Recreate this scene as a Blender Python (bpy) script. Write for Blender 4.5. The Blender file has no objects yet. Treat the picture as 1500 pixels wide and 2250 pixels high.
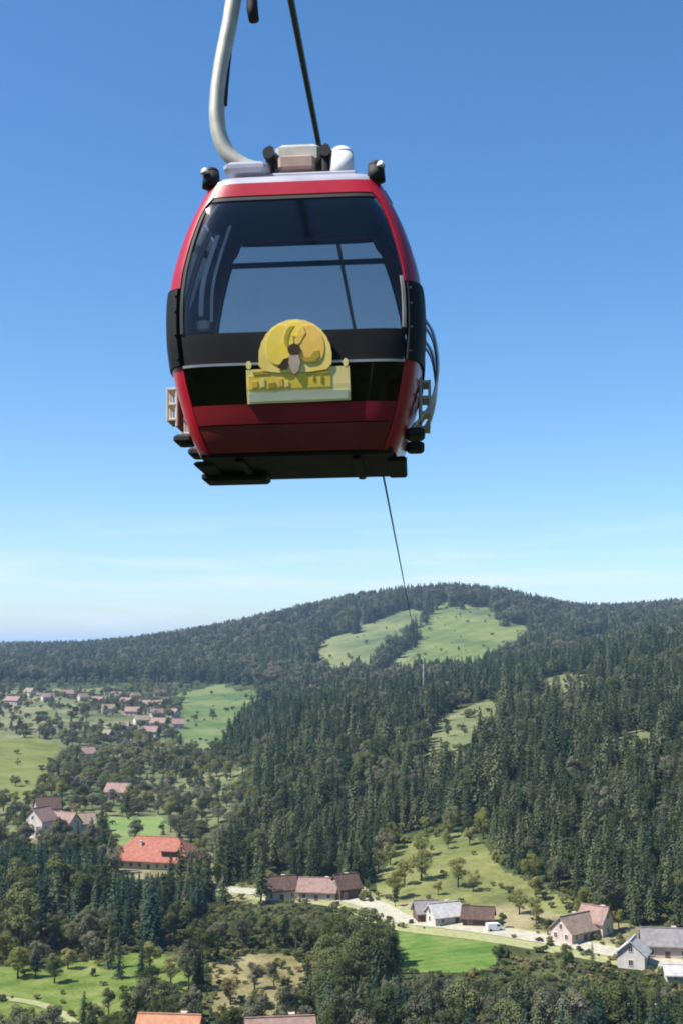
import bpy, math, random
import numpy as np
from mathutils import Vector, Matrix

random.seed(7)
RNG = np.random.default_rng(7)
scene = bpy.context.scene
COL = scene.collection

# ------------------------------------------------------------------ camera
F = 2650.0                      # focal length in photograph pixels (1500 x 2250)
HOR = 1430.0                    # row of the horizon
CAMZ = 75.0
PITCH = math.atan((HOR - 1125.0) / F)
cam_d = bpy.data.cameras.new('camera')
cam_d.sensor_fit = 'VERTICAL'
cam_d.sensor_height = 36.0
cam_d.sensor_width = 24.0
cam_d.lens = 36.0 * F / 2250.0
cam_d.clip_start = 0.1
cam_d.clip_end = 40000
cam = bpy.data.objects.new('camera', cam_d)
COL.objects.link(cam)
cam.location = (0, 0, CAMZ)
cam.rotation_euler = (math.pi / 2 + PITCH, 0, 0)
scene.camera = cam

# ------------------------------------------------------------------ sky, sun, exposure
SUN_EL = math.radians(52)
SUN_AZ = math.radians(-110)      # from +Y, clockwise positive: to the left, a touch behind the viewer
world = bpy.data.worlds.new('World')
scene.world = world
world.use_nodes = True
wn, wl = world.node_tree.nodes, world.node_tree.links
wn.clear()
w_out = wn.new('ShaderNodeOutputWorld')
w_bg = wn.new('ShaderNodeBackground')
w_bg.inputs['Strength'].default_value = 0.098
sky = wn.new('ShaderNodeTexSky')
sky.sky_type = 'NISHITA'
sky.sun_disc = False
sky.sun_elevation = SUN_EL
sky.sun_rotation = SUN_AZ
sky.altitude = 300
sky.air_density = 1.0
sky.dust_density = 0.6
sky.ozone_density = 4.0
# thin cirrus streaks low over the horizon, by direction
w_tc = wn.new('ShaderNodeTexCoord')
w_sep = wn.new('ShaderNodeSeparateXYZ')
wl.new(w_tc.outputs['Generated'], w_sep.inputs[0])
w_map = wn.new('ShaderNodeMapping')
w_map.inputs['Scale'].default_value = (2.2, 2.2, 26.0)
w_map.inputs['Rotation'].default_value = (0.0, 0.05, 0.0)
wl.new(w_tc.outputs['Generated'], w_map.inputs[0])
w_noise = wn.new('ShaderNodeTexNoise')
w_noise.inputs['Scale'].default_value = 2.3
w_noise.inputs['Detail'].default_value = 6
w_noise.inputs['Roughness'].default_value = 0.55
wl.new(w_map.outputs[0], w_noise.inputs['Vector'])
w_r1 = wn.new('ShaderNodeMapRange')
w_r1.inputs['From Min'].default_value = 0.48
w_r1.inputs['From Max'].default_value = 0.75
wl.new(w_noise.outputs['Fac'], w_r1.inputs['Value'])
w_r2 = wn.new('ShaderNodeMapRange')       # only low in the sky
w_r2.inputs['From Min'].default_value = 0.12
w_r2.inputs['From Max'].default_value = 0.04
wl.new(w_sep.outputs['Z'], w_r2.inputs['Value'])
w_mul = wn.new('ShaderNodeMath'); w_mul.operation = 'MULTIPLY'
wl.new(w_r1.outputs[0], w_mul.inputs[0]); wl.new(w_r2.outputs[0], w_mul.inputs[1])
w_mul2 = wn.new('ShaderNodeMath'); w_mul2.operation = 'MULTIPLY'
w_mul2.inputs[1].default_value = 0.9
wl.new(w_mul.outputs[0], w_mul2.inputs[0])
w_hsv = wn.new('ShaderNodeHueSaturation')
w_hsv.inputs['Saturation'].default_value = 1.22
w_hsv.inputs['Value'].default_value = 1.0
wl.new(sky.outputs[0], w_hsv.inputs['Color'])
w_mix = wn.new('ShaderNodeMix'); w_mix.data_type = 'RGBA'
wl.new(w_mul2.outputs[0], w_mix.inputs['Factor'])
wl.new(w_hsv.outputs[0], w_mix.inputs['A'])
w_mix.inputs['B'].default_value = (5.6, 5.9, 6.4, 1)
wl.new(w_mix.outputs['Result'], w_bg.inputs['Color'])
wl.new(w_bg.outputs[0], w_out.inputs['Surface'])

sun_d = bpy.data.lights.new('sun', 'SUN')
sun_d.energy = 4.9
sun_d.angle = math.radians(0.53)
sun_d.color = (1.0, 0.95, 0.87)
sun = bpy.data.objects.new('sun', sun_d)
COL.objects.link(sun)
SUN_DIR = Vector((math.sin(SUN_AZ) * math.cos(SUN_EL), math.cos(SUN_AZ) * math.cos(SUN_EL), math.sin(SUN_EL)))
sun.rotation_euler = SUN_DIR.to_track_quat('Z', 'Y').to_euler()
sun.location = (-60, -20, 160)

scene.view_settings.view_transform = 'Standard'
scene.view_settings.look = 'None'
scene.view_settings.exposure = 0.92
scene.view_settings.gamma = 1.0
scene.view_settings.use_curve_mapping = False
scene.cycles.max_bounces = 8
scene.cycles.transparent_max_bounces = 24
scene.cycles.volume_bounces = 1
scene.cycles.filter_width = 1.9

# ------------------------------------------------------------------ pixel <-> world
CP, SP = math.cos(PITCH), math.sin(PITCH)

def ray(px, py):
    u, v = (px - 750.0) / F, (1125.0 - py) / F
    return Vector((u, CP - v * SP, SP + v * CP))

def at_depth(px, py, y):
    r = ray(px, py)
    return Vector((0, 0, CAMZ)) + r * (y / r.y)

def project(x, y, z):
    dz = z - CAMZ
    fy = y * CP + dz * SP
    v = -y * SP + dz * CP
    fy = np.maximum(fy, 1e-3)
    return 750.0 + F * x / fy, 1125.0 - F * v / fy

# ------------------------------------------------------------------ materials
MATS = {}

def new_mat(name):
    m = bpy.data.materials.new(name)
    m.use_nodes = True
    nt = m.node_tree
    nt.nodes.clear()
    out = nt.nodes.new('ShaderNodeOutputMaterial')
    MATS[name] = m
    return m, nt.nodes, nt.links, out

def ramp(nodes, stops):
    r = nodes.new('ShaderNodeValToRGB')
    el = r.color_ramp.elements
    while len(el) < len(stops):
        el.new(0.5)
    for e, (p, c) in zip(el, stops):
        e.position = p
        e.color = (*c, 1)
    return r

def surf_mat(name, col, col2=None, rough=0.6, metal=0.0, scale=6.0, bump=0.0, coat=0.0, spec=0.5, coords='Object'):
    """plain surface: two close tones mixed by noise, optional fine relief"""
    m, n, l, out = new_mat(name)
    b = n.new('ShaderNodeBsdfPrincipled')
    b.inputs['Roughness'].default_value = rough
    b.inputs['Metallic'].default_value = metal
    b.inputs['Specular IOR Level'].default_value = spec
    b.inputs['Coat Weight'].default_value = coat
    b.inputs['Coat Roughness'].default_value = 0.08
    tc = n.new('ShaderNodeTexCoord')
    nz = n.new('ShaderNodeTexNoise')
    nz.inputs['Scale'].default_value = scale
    nz.inputs['Detail'].default_value = 5
    l.new(tc.outputs[coords], nz.inputs['Vector'])
    if col2 is None:
        col2 = tuple(c * 0.8 for c in col)
    r = ramp(n, [(0.35, col2), (0.65, col)])
    l.new(nz.outputs['Fac'], r.inputs[0])
    l.new(r.outputs[0], b.inputs['Base Color'])
    mr = n.new('ShaderNodeMapRange')
    mr.inputs['To Min'].default_value = max(0.02, rough - 0.08)
    mr.inputs['To Max'].default_value = min(1.0, rough + 0.1)
    l.new(nz.outputs['Fac'], mr.inputs['Value'])
    l.new(mr.outputs[0], b.inputs['Roughness'])
    if bump:
        bp = n.new('ShaderNodeBump')
        bp.inputs['Strength'].default_value = bump
        bp.inputs['Distance'].default_value = 0.02
        l.new(nz.outputs['Fac'], bp.inputs['Height'])
        l.new(bp.outputs[0], b.inputs['Normal'])
    l.new(b.outputs[0], out.inputs['Surface'])
    return m

def leaf_mat(name, dark, mid, light, transl=0.25, nscale=0.35):
    m, n, l, out = new_mat(name)
    info = n.new('ShaderNodeObjectInfo')
    geo = n.new('ShaderNodeNewGeometry')
    nz = n.new('ShaderNodeTexNoise')
    nz.inputs['Scale'].default_value = nscale
    nz.inputs['Detail'].default_value = 3
    l.new(geo.outputs['Position'], nz.inputs['Vector'])
    add = n.new('ShaderNodeMath'); add.operation = 'MULTIPLY_ADD'
    add.inputs[1].default_value = 0.55
    l.new(info.outputs['Random'], add.inputs[0])
    sc = n.new('ShaderNodeMath'); sc.operation = 'MULTIPLY'
    sc.inputs[1].default_value = 0.45
    l.new(nz.outputs['Fac'], sc.inputs[0])
    l.new(sc.outputs[0], add.inputs[2])
    tan_ = tuple(0.5 * a_ + 0.5 * b_ for a_, b_ in zip(light, (0.16, 0.13, 0.075)))
    r = ramp(n, [(0.1, dark), (0.48, mid), (0.72, light), (0.80, tan_)])
    l.new(add.outputs[0], r.inputs[0])
    d = n.new('ShaderNodeBsdfDiffuse')
    t = n.new('ShaderNodeBsdfTranslucent')
    l.new(r.outputs[0], d.inputs['Color'])
    l.new(r.outputs[0], t.inputs['Color'])
    mx = n.new('ShaderNodeMixShader')
    mx.inputs[0].default_value = transl
    l.new(d.outputs[0], mx.inputs[1]); l.new(t.outputs[0], mx.inputs[2])
    l.new(mx.outputs[0], out.inputs['Surface'])
    return m

def ground_mat(name, stops, s1=0.02, s2=0.35, rough=0.95, mow=0.0, turn=0.6):
    m, n, l, out = new_mat(name)
    geo = n.new('ShaderNodeNewGeometry')
    a = n.new('ShaderNodeTexNoise'); a.inputs['Scale'].default_value = s1; a.inputs['Detail'].default_value = 6
    b = n.new('ShaderNodeTexNoise'); b.inputs['Scale'].default_value = s2; b.inputs['Detail'].default_value = 6
    b.inputs['Roughness'].default_value = 0.7
    l.new(geo.outputs['Position'], a.inputs['Vector']); l.new(geo.outputs['Position'], b.inputs['Vector'])
    mx = n.new('ShaderNodeMath'); mx.operation = 'ADD'
    h = n.new('ShaderNodeMath'); h.operation = 'MULTIPLY_ADD'; h.inputs[1].default_value = 0.7; h.inputs[2].default_value = -0.1
    h2 = n.new('ShaderNodeMath'); h2.operation = 'MULTIPLY'; h2.inputs[1].default_value = 0.5
    l.new(a.outputs['Fac'], h.inputs[0]); l.new(b.outputs['Fac'], h2.inputs[0])
    l.new(h.outputs[0], mx.inputs[0]); l.new(h2.outputs[0], mx.inputs[1])
    fac = mx.outputs[0]
    if mow:                                    # mowing lines: bands across the field, a little wavering
        mp = n.new('ShaderNodeMapping'); mp.inputs['Rotation'].default_value = (0, 0, turn)
        l.new(geo.outputs['Position'], mp.inputs['Vector'])
        wv = n.new('ShaderNodeTexWave'); wv.inputs['Scale'].default_value = mow; wv.inputs['Distortion'].default_value = 2.5
        wv.inputs['Detail'].default_value = 3; wv.inputs['Detail Scale'].default_value = 0.5
        l.new(mp.outputs[0], wv.inputs['Vector'])
        ad = n.new('ShaderNodeMath'); ad.operation = 'MULTIPLY_ADD'; ad.inputs[1].default_value = 0.075
        sb = n.new('ShaderNodeMath'); sb.operation = 'ADD'; sb.inputs[1].default_value = -0.037
        l.new(fac, sb.inputs[0]); l.new(wv.outputs['Fac'], ad.inputs[0]); l.new(sb.outputs[0], ad.inputs[2])
        fac = ad.outputs[0]
    r = ramp(n, [(0.5 + (p_ - 0.525) * 0.72, c_) for p_, c_ in stops])
    l.new(fac, r.inputs[0])
    p = n.new('ShaderNodeBsdfPrincipled')
    p.inputs['Roughness'].default_value = rough
    p.inputs['Specular IOR Level'].default_value = 0.1
    l.new(r.outputs[0], p.inputs['Base Color'])
    bp = n.new('ShaderNodeBump'); bp.inputs['Strength'].default_value = 0.6; bp.inputs['Distance'].default_value = 0.5
    l.new(b.outputs['Fac'], bp.inputs['Height']); l.new(bp.outputs[0], p.inputs['Normal'])
    l.new(p.outputs[0], out.inputs['Surface'])
    return m

def glass_mat(name, tint, refl=1.0, rough=0.02):
    m, n, l, out = new_mat(name)
    t = n.new('ShaderNodeBsdfTransparent'); t.inputs['Color'].default_value = (*tint, 1)
    g = n.new('ShaderNodeBsdfGlossy'); g.inputs['Roughness'].default_value = rough
    nz = n.new('ShaderNodeTexNoise'); nz.inputs['Scale'].default_value = 3.0; nz.inputs['Detail'].default_value = 4
    tc = n.new('ShaderNodeTexCoord'); l.new(tc.outputs['Object'], nz.inputs['Vector'])
    mr = n.new('ShaderNodeMapRange'); mr.inputs['To Min'].default_value = rough; mr.inputs['To Max'].default_value = rough + 0.06
    l.new(nz.outputs['Fac'], mr.inputs['Value']); l.new(mr.outputs[0], g.inputs['Roughness'])
    fr = n.new('ShaderNodeFresnel'); fr.inputs['IOR'].default_value = 1.45
    mu = n.new('ShaderNodeMath'); mu.operation = 'MULTIPLY'; mu.inputs[1].default_value = refl
    l.new(fr.outputs[0], mu.inputs[0])
    mx = n.new('ShaderNodeMixShader')
    l.new(mu.outputs[0], mx.inputs[0]); l.new(t.outputs[0], mx.inputs[1]); l.new(g.outputs[0], mx.inputs[2])
    l.new(mx.outputs[0], out.inputs['Surface'])
    return m

# ------------------------------------------------------------------ object helpers
def tag(o, label=None, cat=None, group=None, kind=None):
    if label: o['label'] = label
    if cat: o['category'] = cat
    if group: o['group'] = group
    if kind: o['kind'] = kind
    return o

def empty(name, loc=(0, 0, 0), rz=0.0):
    o = bpy.data.objects.new(name, None)
    o.empty_display_size = 0.3
    o.location = loc
    o.rotation_euler = (0, 0, rz)
    COL.objects.link(o)
    return o

def link_mesh(name, me, parent=None, mat=None):
    o = bpy.data.objects.new(name, me)
    if mat is not None and not me.materials:
        me.materials.append(mat)
    if parent is not None:
        o.parent = parent
    COL.objects.link(o)
    return o

class MB:
    """collects shapes and builds one mesh"""
    def __init__(self):
        self.v, self.f = [], []
    def add(self, vs, fs):
        o = len(self.v)
        self.v += [tuple(p) for p in vs]
        self.f += [tuple(i + o for i in f) for f in fs]
        return self
    def box(self, c, s, rz=0.0, bev=0.0):
        cx, cy, cz = c; sx, sy, sz = s[0] / 2, s[1] / 2, s[2] / 2
        ca, sa = math.cos(rz), math.sin(rz)
        if bev <= 0:
            P = [(x, y, z) for z in (-sz, sz) for x, y in ((-sx, -sy), (sx, -sy), (sx, sy), (-sx, sy))]
            Fs = [(3, 2, 1, 0), (4, 5, 6, 7), (0, 1, 5, 4), (1, 2, 6, 5), (2, 3, 7, 6), (3, 0, 4, 7)]
        else:
            b = min(bev, sx * 0.9, sy * 0.9, sz * 0.9)
            P = []
            ring = lambda ex, ey, z: [(-ex + b, -ey, z), (ex - b, -ey, z), (ex, -ey + b, z), (ex, ey - b, z), (ex - b, ey, z), (-ex + b, ey, z), (-ex, ey - b, z), (-ex, -ey + b, z)]
            for (e, z) in ((b, -sz), (0, -sz + b), (0, sz - b), (b, sz)):
                P += ring(sx - e, sy - e, z)
            Fs = [tuple(range(7, -1, -1)), tuple(range(24, 32))]
            for k in range(3):
                for i in range(8):
                    j = (i + 1) % 8
                    Fs.append((k * 8 + i, k * 8 + j, k * 8 + 8 + j, k * 8 + 8 + i))
        return self.add([(cx + x * ca - y * sa, cy + x * sa + y * ca, cz + z) for x, y, z in P], Fs)
    def tube(self, pts, rad, n=10, caps=True):
        pts = [Vector(p) for p in pts]
        rads = rad if isinstance(rad, (list, tuple)) else [rad] * len(pts)
        vs = []
        up = None
        for i, p in enumerate(pts):
            t = (pts[min(i + 1, len(pts) - 1)] - pts[max(i - 1, 0)]).normalized()
            if up is None:
                up = Vector((0, 1, 0)) if abs(t.y) < 0.8 else Vector((1, 0, 0))
            a = t.cross(up).normalized(); b = a.cross(t).normalized()
            up = b
            for k in range(n):
                th = 2 * math.pi * k / n
                vs.append(p + (a * math.cos(th) + b * math.sin(th)) * rads[i])
        fs = []
        for i in range(len(pts) - 1):
            for k in range(n):
                j = (k + 1) % n
                fs.append((i * n + k, i * n + j, (i + 1) * n + j, (i + 1) * n + k))
        if caps:
            fs.append(tuple(range(n - 1, -1, -1)))
            fs.append(tuple((len(pts) - 1) * n + k for k in range(n)))
        return self.add(vs, fs)
    def dome(self, c, r, h, n=16, m=6):
        vs, fs = [], []
        for i in range(m):
            a = (math.pi / 2) * i / m
            for k in range(n):
                th = 2 * math.pi * k / n
                vs.append((c[0] + r * math.cos(a) * math.cos(th), c[1] + r * math.cos(a) * math.sin(th), c[2] + h * math.sin(a)))
        vs.append((c[0], c[1], c[2] + h))
        for i in range(m - 1):
            for k in range(n):
                j = (k + 1) % n
                fs.append((i * n + k, i * n + j, (i + 1) * n + j, (i + 1) * n + k))
        for k in range(n):
            fs.append(((m - 1) * n + k, (m - 1) * n + (k + 1) % n, m * n))
        fs.append(tuple(range(n - 1, -1, -1)))
        return self.add(vs, fs)
    def build(self, name, mat, parent=None, smooth=False):
        me = bpy.data.meshes.new(name)
        me.from_pydata(self.v, [], self.f)
        if smooth:
            me.polygons.foreach_set('use_smooth', [True] * len(me.polygons))
        me.update()
        return link_mesh(name, me, parent, mat)

def np_mesh(name, verts, quads, smooth=False):
    me = bpy.data.meshes.new(name)
    nv, nf = len(verts), len(quads)
    me.vertices.add(nv)
    me.vertices.foreach_set('co', np.asarray(verts, np.float32).ravel())
    me.loops.add(nf * 4)
    me.loops.foreach_set('vertex_index', np.asarray(quads, np.int32).ravel())
    me.polygons.add(nf)
    me.polygons.foreach_set('loop_start', np.arange(0, nf * 4, 4, dtype=np.int32))
    me.polygons.foreach_set('loop_total', np.full(nf, 4, np.int32))
    if smooth:
        me.polygons.foreach_set('use_smooth', np.ones(nf, bool))
    me.update(calc_edges=True)
    return me

# ------------------------------------------------------------------ terrain
T_PX = np.array([-900, 0, 250, 500, 750, 1000, 1120, 1250, 1500, 2400], float)
T_R = np.array([0, 120, 190, 242, 300, 350, 420, 500, 600, 700, 800, 900, 1000, 1200, 1400, 1700, 2000, 2300, 2600, 3200, 5000, 9000], float)
T_Z = np.array([
 # 0  120 190 242 300 350 420 500 600 700 800 900 1000 1200 1400 1700 2000 2300 2600 3200 5000 9000
 [44, 15, 2, 0, 0, 0, 0, 2, 4, 7, 12, 17, 24, 34, 42, 50, 60, 72, 76, 60, 40, 10],
 [44, 15, 2, 0, 0, 0, 0, 1, 2, 4, 8, 12, 18, 27, 33, 40, 50, 60, 66, 55, 40, 10],
 [44, 15, 2, 0, 0, 0, 0, 1, 1, 3, 6, 10, 15, 25, 33, 46, 64, 76, 74, 55, 40, 10],
 [44, 15, 2, 0, 0, 0, 0, 0, 1, 3, 5, 6, 8, 16, 29, 62, 96, 112, 100, 70, 40, 10],
 [44, 15, 2, 0, 0, 0, 2, 9, 20, 31, 38, 34, 28, 34, 60, 110, 150, 150, 120, 80, 40, 10],
 [44, 15, 2, 0, 0, 2, 9, 18, 27, 35, 42, 42, 38, 45, 69, 118, 174, 160, 120, 80, 40, 10],
 [44, 15, 2, 0, 0, 2, 10, 20, 30, 38, 46, 50, 50, 52, 68, 112, 168, 152, 120, 80, 40, 10],
 [44, 15, 2, 0, 0, 3, 12, 22, 33, 42, 50, 57, 60, 58, 66, 92, 118, 138, 130, 90, 40, 10],
 [44, 15, 2, 0, 0, 4, 14, 26, 38, 49, 60, 68, 74, 80, 85, 105, 130, 154, 150, 100, 40, 10],
 [44, 15, 2, 0, 2, 8, 22, 40, 60, 75, 88, 96, 102, 108, 115, 130, 150, 165, 160, 110, 40, 10]], float)

_gp = np.linspace(-900, 2400, 331)
_gr = np.linspace(0, math.sqrt(9000), 700) ** 2
_tmp = np.array([np.interp(_gr, T_R, row) for row in T_Z])
_grid = np.array([np.interp(_gp, T_PX, _tmp[:, j]) for j in range(len(_gr))]).T
def _blur(a, k, ax):
    w = np.exp(-0.5 * (np.arange(-3 * k, 3 * k + 1) / k) ** 2); w /= w.sum()
    pad = [(0, 0), (0, 0)]; pad[ax] = (3 * k, 3 * k)
    ap = np.pad(a, pad, mode='edge')
    return np.apply_along_axis(lambda r: np.convolve(r, w, 'valid'), ax, ap)
_grid = _blur(_blur(_grid, 9, 0), 6, 1)

def terrain(x, y):
    x = np.asarray(x, float); y = np.asarray(y, float)
    r = np.hypot(x, y)
    az = np.arctan2(x, y)
    px = 750 + F * np.tan(np.clip(az, -1.2, 1.2))
    px = np.clip(px, -899, 2399)
    fi = (px + 900) / 10.0
    fj = np.sqrt(np.clip(r, 0, 8990)) / math.sqrt(9000) * 699
    i = np.clip(fi.astype(int), 0, 329); j = np.clip(fj.astype(int), 0, 698)
    u, v = fi - i, fj - j
    z = _grid[i, j] * (1 - u) * (1 - v) + _grid[i + 1, j] * u * (1 - v) + _grid[i, j + 1] * (1 - u) * v + _grid[i + 1, j + 1] * u * v
    z = z + 1.2 * np.sin(x * 0.021 + 1.3) * np.sin(y * 0.017) * np.clip((r - 350) / 400, 0, 1)
    z = z + 5.0 * np.sin(x * 0.0071 + 0.6) * np.sin(y * 0.0063 + x * 0.002) * np.clip((r - 1100) / 900, 0, 1)
    # behind the viewer the mountain side goes on rising
    back = np.clip((np.abs(az) - 1.0) / 0.8, 0, 1)
    back = back * back * (3 - 2 * back)
    zb = 44 + 0.25 * np.minimum(r, 700)
    return z * (1 - back) + zb * back

def at(px, py, near=120.0, far=4000.0):
    """where the ray through a photograph pixel first meets the terrain"""
    r = ray(px, py)
    t = np.exp(np.linspace(math.log(near), math.log(far), 5000))
    z = CAMZ + r.z * t
    g = terrain(r.x * t, r.y * t)
    k = np.argmax(z <= g)
    tt = t[k]
    return Vector((r.x * tt, r.y * tt, float(terrain(r.x * tt, r.y * tt))))

def in_poly(px, py, poly):
    px = np.asarray(px); py = np.asarray(py)
    inside = np.zeros(px.shape, bool)
    n = len(poly)
    for i in range(n):
        x1, y1 = poly[i]; x2, y2 = poly[(i + 1) % n]
        c = ((y1 > py) != (y2 > py)) & (px < (x2 - x1) * (py - y1) / (y2 - y1 + 1e-9) + x1)
        inside ^= c
    return inside

# land cover: name, polygon on the ground as seen from the photograph's place, range of distances
COVER = [
 ('village_meadow', [(-120, 1600), (130, 1570), (200, 1560), (400, 1560), (470, 1640), (540, 1690), (520, 1790), (400, 1850), (215, 1860), (-120, 1800)], 430, 1300),
 ('grass_field', [(872, 2036), (980, 2044), (1090, 2052), (1110, 2080), (1085, 2128), (960, 2140), (868, 2136)], 200, 400),
 ('lawn', [(-60, 2130), (60, 2120), (140, 2122), (245, 2100), (330, 2095), (405, 2108), (430, 2140), (400, 2190), (262, 2225), (180, 2260), (-60, 2262)], 200, 340),
 ('dry_grass', [(455, 2110), (560, 2095), (650, 2102), (700, 2150), (665, 2235), (470, 2235)], 200, 330),
 ('hay_meadow', [(-80, 1618), (60, 1615), (130, 1640), (108, 1715), (40, 1765), (-80, 1760)], 500, 1000),
 ('green_meadow', [(398, 1530), (470, 1508), (545, 1512), (560, 1548), (535, 1585), (505, 1640), (440, 1660), (390, 1640), (385, 1580)], 700, 1700),
 ('garden_meadow', [(215, 1800), (300, 1795), (345, 1790), (365, 1815), (330, 1860), (240, 1850)], 380, 650),
 ('village_green', [(-80, 1520), (90, 1512), (240, 1515), (250, 1540), (170, 1570), (160, 1600), (60, 1625), (-80, 1620)], 700, 1700),
 ('forest_edge_grass', [(825, 1930), (865, 1870), (930, 1840), (1010, 1825), (1060, 1850), (1110, 1910), (1190, 1955), (1330, 1998), (1320, 2030), (1200, 2015), (1080, 1990), (960, 1988), (880, 1988), (835, 1960)], 280, 520),
 ('hill_meadow', [(912, 1400), (936, 1352), (985, 1328), (1060, 1330), (1090, 1355), (1140, 1370), (1172, 1395), (1150, 1430), (1120, 1462), (1030, 1500), (915, 1500), (895, 1440)], 1150, 2400),
 ('slope_meadow', [(680, 1440), (720, 1408), (790, 1382), (860, 1345), (915, 1336), (928, 1352), (905, 1392), (808, 1466), (830, 1500), (760, 1505), (690, 1490)], 1150, 2400),
 ('slope_meadow', [(826, 1486), (912, 1412), (905, 1500), (830, 1505)], 1150, 2400),
 ('ridge_meadow', [(560, 1358), (650, 1362), (830, 1366), (800, 1376), (690, 1376), (600, 1368)], 1200, 2600),
 ('clearing', [(925, 1660), (955, 1585), (1010, 1560), (1075, 1538), (1105, 1548), (1085, 1600), (1045, 1665), (985, 1700), (940, 1700)], 500, 1000),
 ('clearing', [(1185, 1488), (1240, 1481), (1300, 1483), (1300, 1545), (1190, 1552)], 600, 1400),
 ('ridge_meadow', [(1245, 1415), (1290, 1396), (1345, 1390), (1350, 1425), (1255, 1442)], 1000, 2600),
 ('clearing', [(1320, 1640), (1390, 1606), (1435, 1608), (1430, 1660), (1340, 1700)], 450, 900),
 ('village_ground', [(480, 1950), (560, 1940), (800, 1945), (870, 1985), (860, 2020), (740, 1985), (560, 1985), (480, 1975)], 300, 500),
 ('village_ground', [(870, 1985), (1100, 1985), (1300, 2020), (1560, 2060), (1560, 2150), (1380, 2110), (1200, 2065), (1000, 2040), (860, 2032)], 230, 420),
 ('village_ground', [(60, 1800), (210, 1790), (215, 1850), (60, 1850)], 400, 650),
 ('village_ground', [(235, 1880), (460, 1870), (490, 1950), (330, 1950), (240, 1915)], 300, 500),
]

def cover_at(x, y, z):
    """index into COVER or -1 for woodland floor"""
    px, py = project(x, y, z)
    px = px + 6 * np.sin(x * 0.13 + y * 0.05) + 3 * np.sin(x * 0.41 - y * 0.31)
    py = py + 3 * np.sin(x * 0.17 - y * 0.09)
    r = np.hypot(x, y)
    fq = np.clip((r - 700) / 600, 0, 1)
    px = px + fq * (10 * np.sin(x * 0.045 + y * 0.021) + 7 * np.sin(x * 0.09 - y * 0.06 + 1.7))
    py = py + fq * (5 * np.sin(x * 0.05 - y * 0.03 + 0.5) + 3 * np.sin(x * 0.11 + y * 0.04))
    c = np.full(np.shape(px), -1, int)
    for k, (nm, poly, a, b) in enumerate(COVER):
        c[in_poly(px, py, poly) & (r > a) & (r < b) & (np.asarray(y) > 0)] = k
    return c

# ground grid: fine in front, coarse around and behind
az_f = np.radians(np.arange(-21, 21.001, 0.085))
az_c1 = np.radians(np.arange(-180, -21, 3.0))
az_c2 = np.radians(np.arange(23.0, 180.1, 3.0))
AZ = np.concatenate([az_c1, az_f, az_c2])
RR = np.concatenate([[0.0, 20, 45, 75, 105, 135, 160, 178], np.exp(np.arange(math.log(190), math.log(3300), 0.0075)), [3600, 4200, 5000, 6500, 9000, 14000, 22000]])
_az, _rr = np.meshgrid(AZ, RR, indexing='ij')
GX, GY = _rr * np.sin(_az), _rr * np.cos(_az)
GZ = terrain(GX, GY)
far = np.clip((_rr - 3300) / 5700, 0, 1)
GZ = GZ * (1 - far) + 5 * far
n_a, n_r = GX.shape
cx = (GX[:-1, :-1] + GX[1:, 1:]) / 2; cy = (GY[:-1, :-1] + GY[1:, 1:]) / 2; cz = (GZ[:-1, :-1] + GZ[1:, 1:]) / 2
FCOV = cover_at(cx, cy, cz)
_idx = np.arange(n_a * n_r).reshape(n_a, n_r)
_quads = np.stack([_idx[:-1, :-1], _idx[1:, :-1], _idx[1:, 1:], _idx[:-1, 1:]], -1)
_quads = _quads[..., ::-1]
GV = np.stack([GX, GY, GZ], -1).reshape(-1, 3)

G = {}
G['ground'] = ground_mat('ground_floor', [(0.3, (0.020, 0.030, 0.012)), (0.52, (0.045, 0.060, 0.02)), (0.75, (0.10, 0.105, 0.045))], 0.05, 0.5)
G['grass_field'] = ground_mat('ground_grass_field', [(0.3, (0.055, 0.115, 0.02)), (0.52, (0.095, 0.165, 0.03)), (0.75, (0.17, 0.20, 0.06))], 0.13, 0.9, mow=0.09, turn=1.2)
G['lawn'] = ground_mat('ground_lawn', [(0.3, (0.06, 0.095, 0.02)), (0.52, (0.115, 0.165, 0.032)), (0.75, (0.20, 0.21, 0.075))], 0.14, 0.9)
G['dry_grass'] = ground_mat('ground_dry_grass', [(0.3, (0.10, 0.095, 0.04)), (0.52, (0.19, 0.165, 0.075)), (0.75, (0.28, 0.24, 0.12))], 0.1, 0.8)
G['forest_edge_grass'] = ground_mat('ground_forest_edge', [(0.3, (0.09, 0.105, 0.035)), (0.52, (0.155, 0.165, 0.055)), (0.75, (0.23, 0.225, 0.09))], 0.06, 0.5)
G['hay_meadow'] = ground_mat('ground_hay', [(0.3, (0.08, 0.10, 0.025)), (0.52, (0.135, 0.15, 0.04)), (0.75, (0.19, 0.19, 0.075))], 0.03, 0.25, mow=0.04, turn=0.9)
G['green_meadow'] = ground_mat('ground_green', [(0.3, (0.05, 0.085, 0.03)), (0.52, (0.095, 0.14, 0.045)), (0.75, (0.16, 0.18, 0.075))], 0.02, 0.12, mow=0.02, turn=1.0)
G['garden_meadow'] = ground_mat('ground_garden', [(0.3, (0.10, 0.18, 0.05)), (0.55, (0.16, 0.22, 0.07)), (0.8, (0.24, 0.2, 0.09))], 0.06)
G['village_green'] = ground_mat('ground_village_green', [(0.3, (0.06, 0.085, 0.035)), (0.5, (0.12, 0.14, 0.06)), (0.72, (0.22, 0.20, 0.12))], 0.02, 0.12)
G['village_meadow'] = ground_mat('ground_village_meadow', [(0.3, (0.05, 0.075, 0.025)), (0.5, (0.10, 0.12, 0.05)), (0.75, (0.19, 0.19, 0.09))], 0.02, 0.2)
G['hill_meadow'] = ground_mat('ground_hill', [(0.3, (0.075, 0.10, 0.045)), (0.5, (0.115, 0.15, 0.045)), (0.75, (0.18, 0.20, 0.075))], 0.011, 0.07, mow=0.012, turn=0.5)
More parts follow.
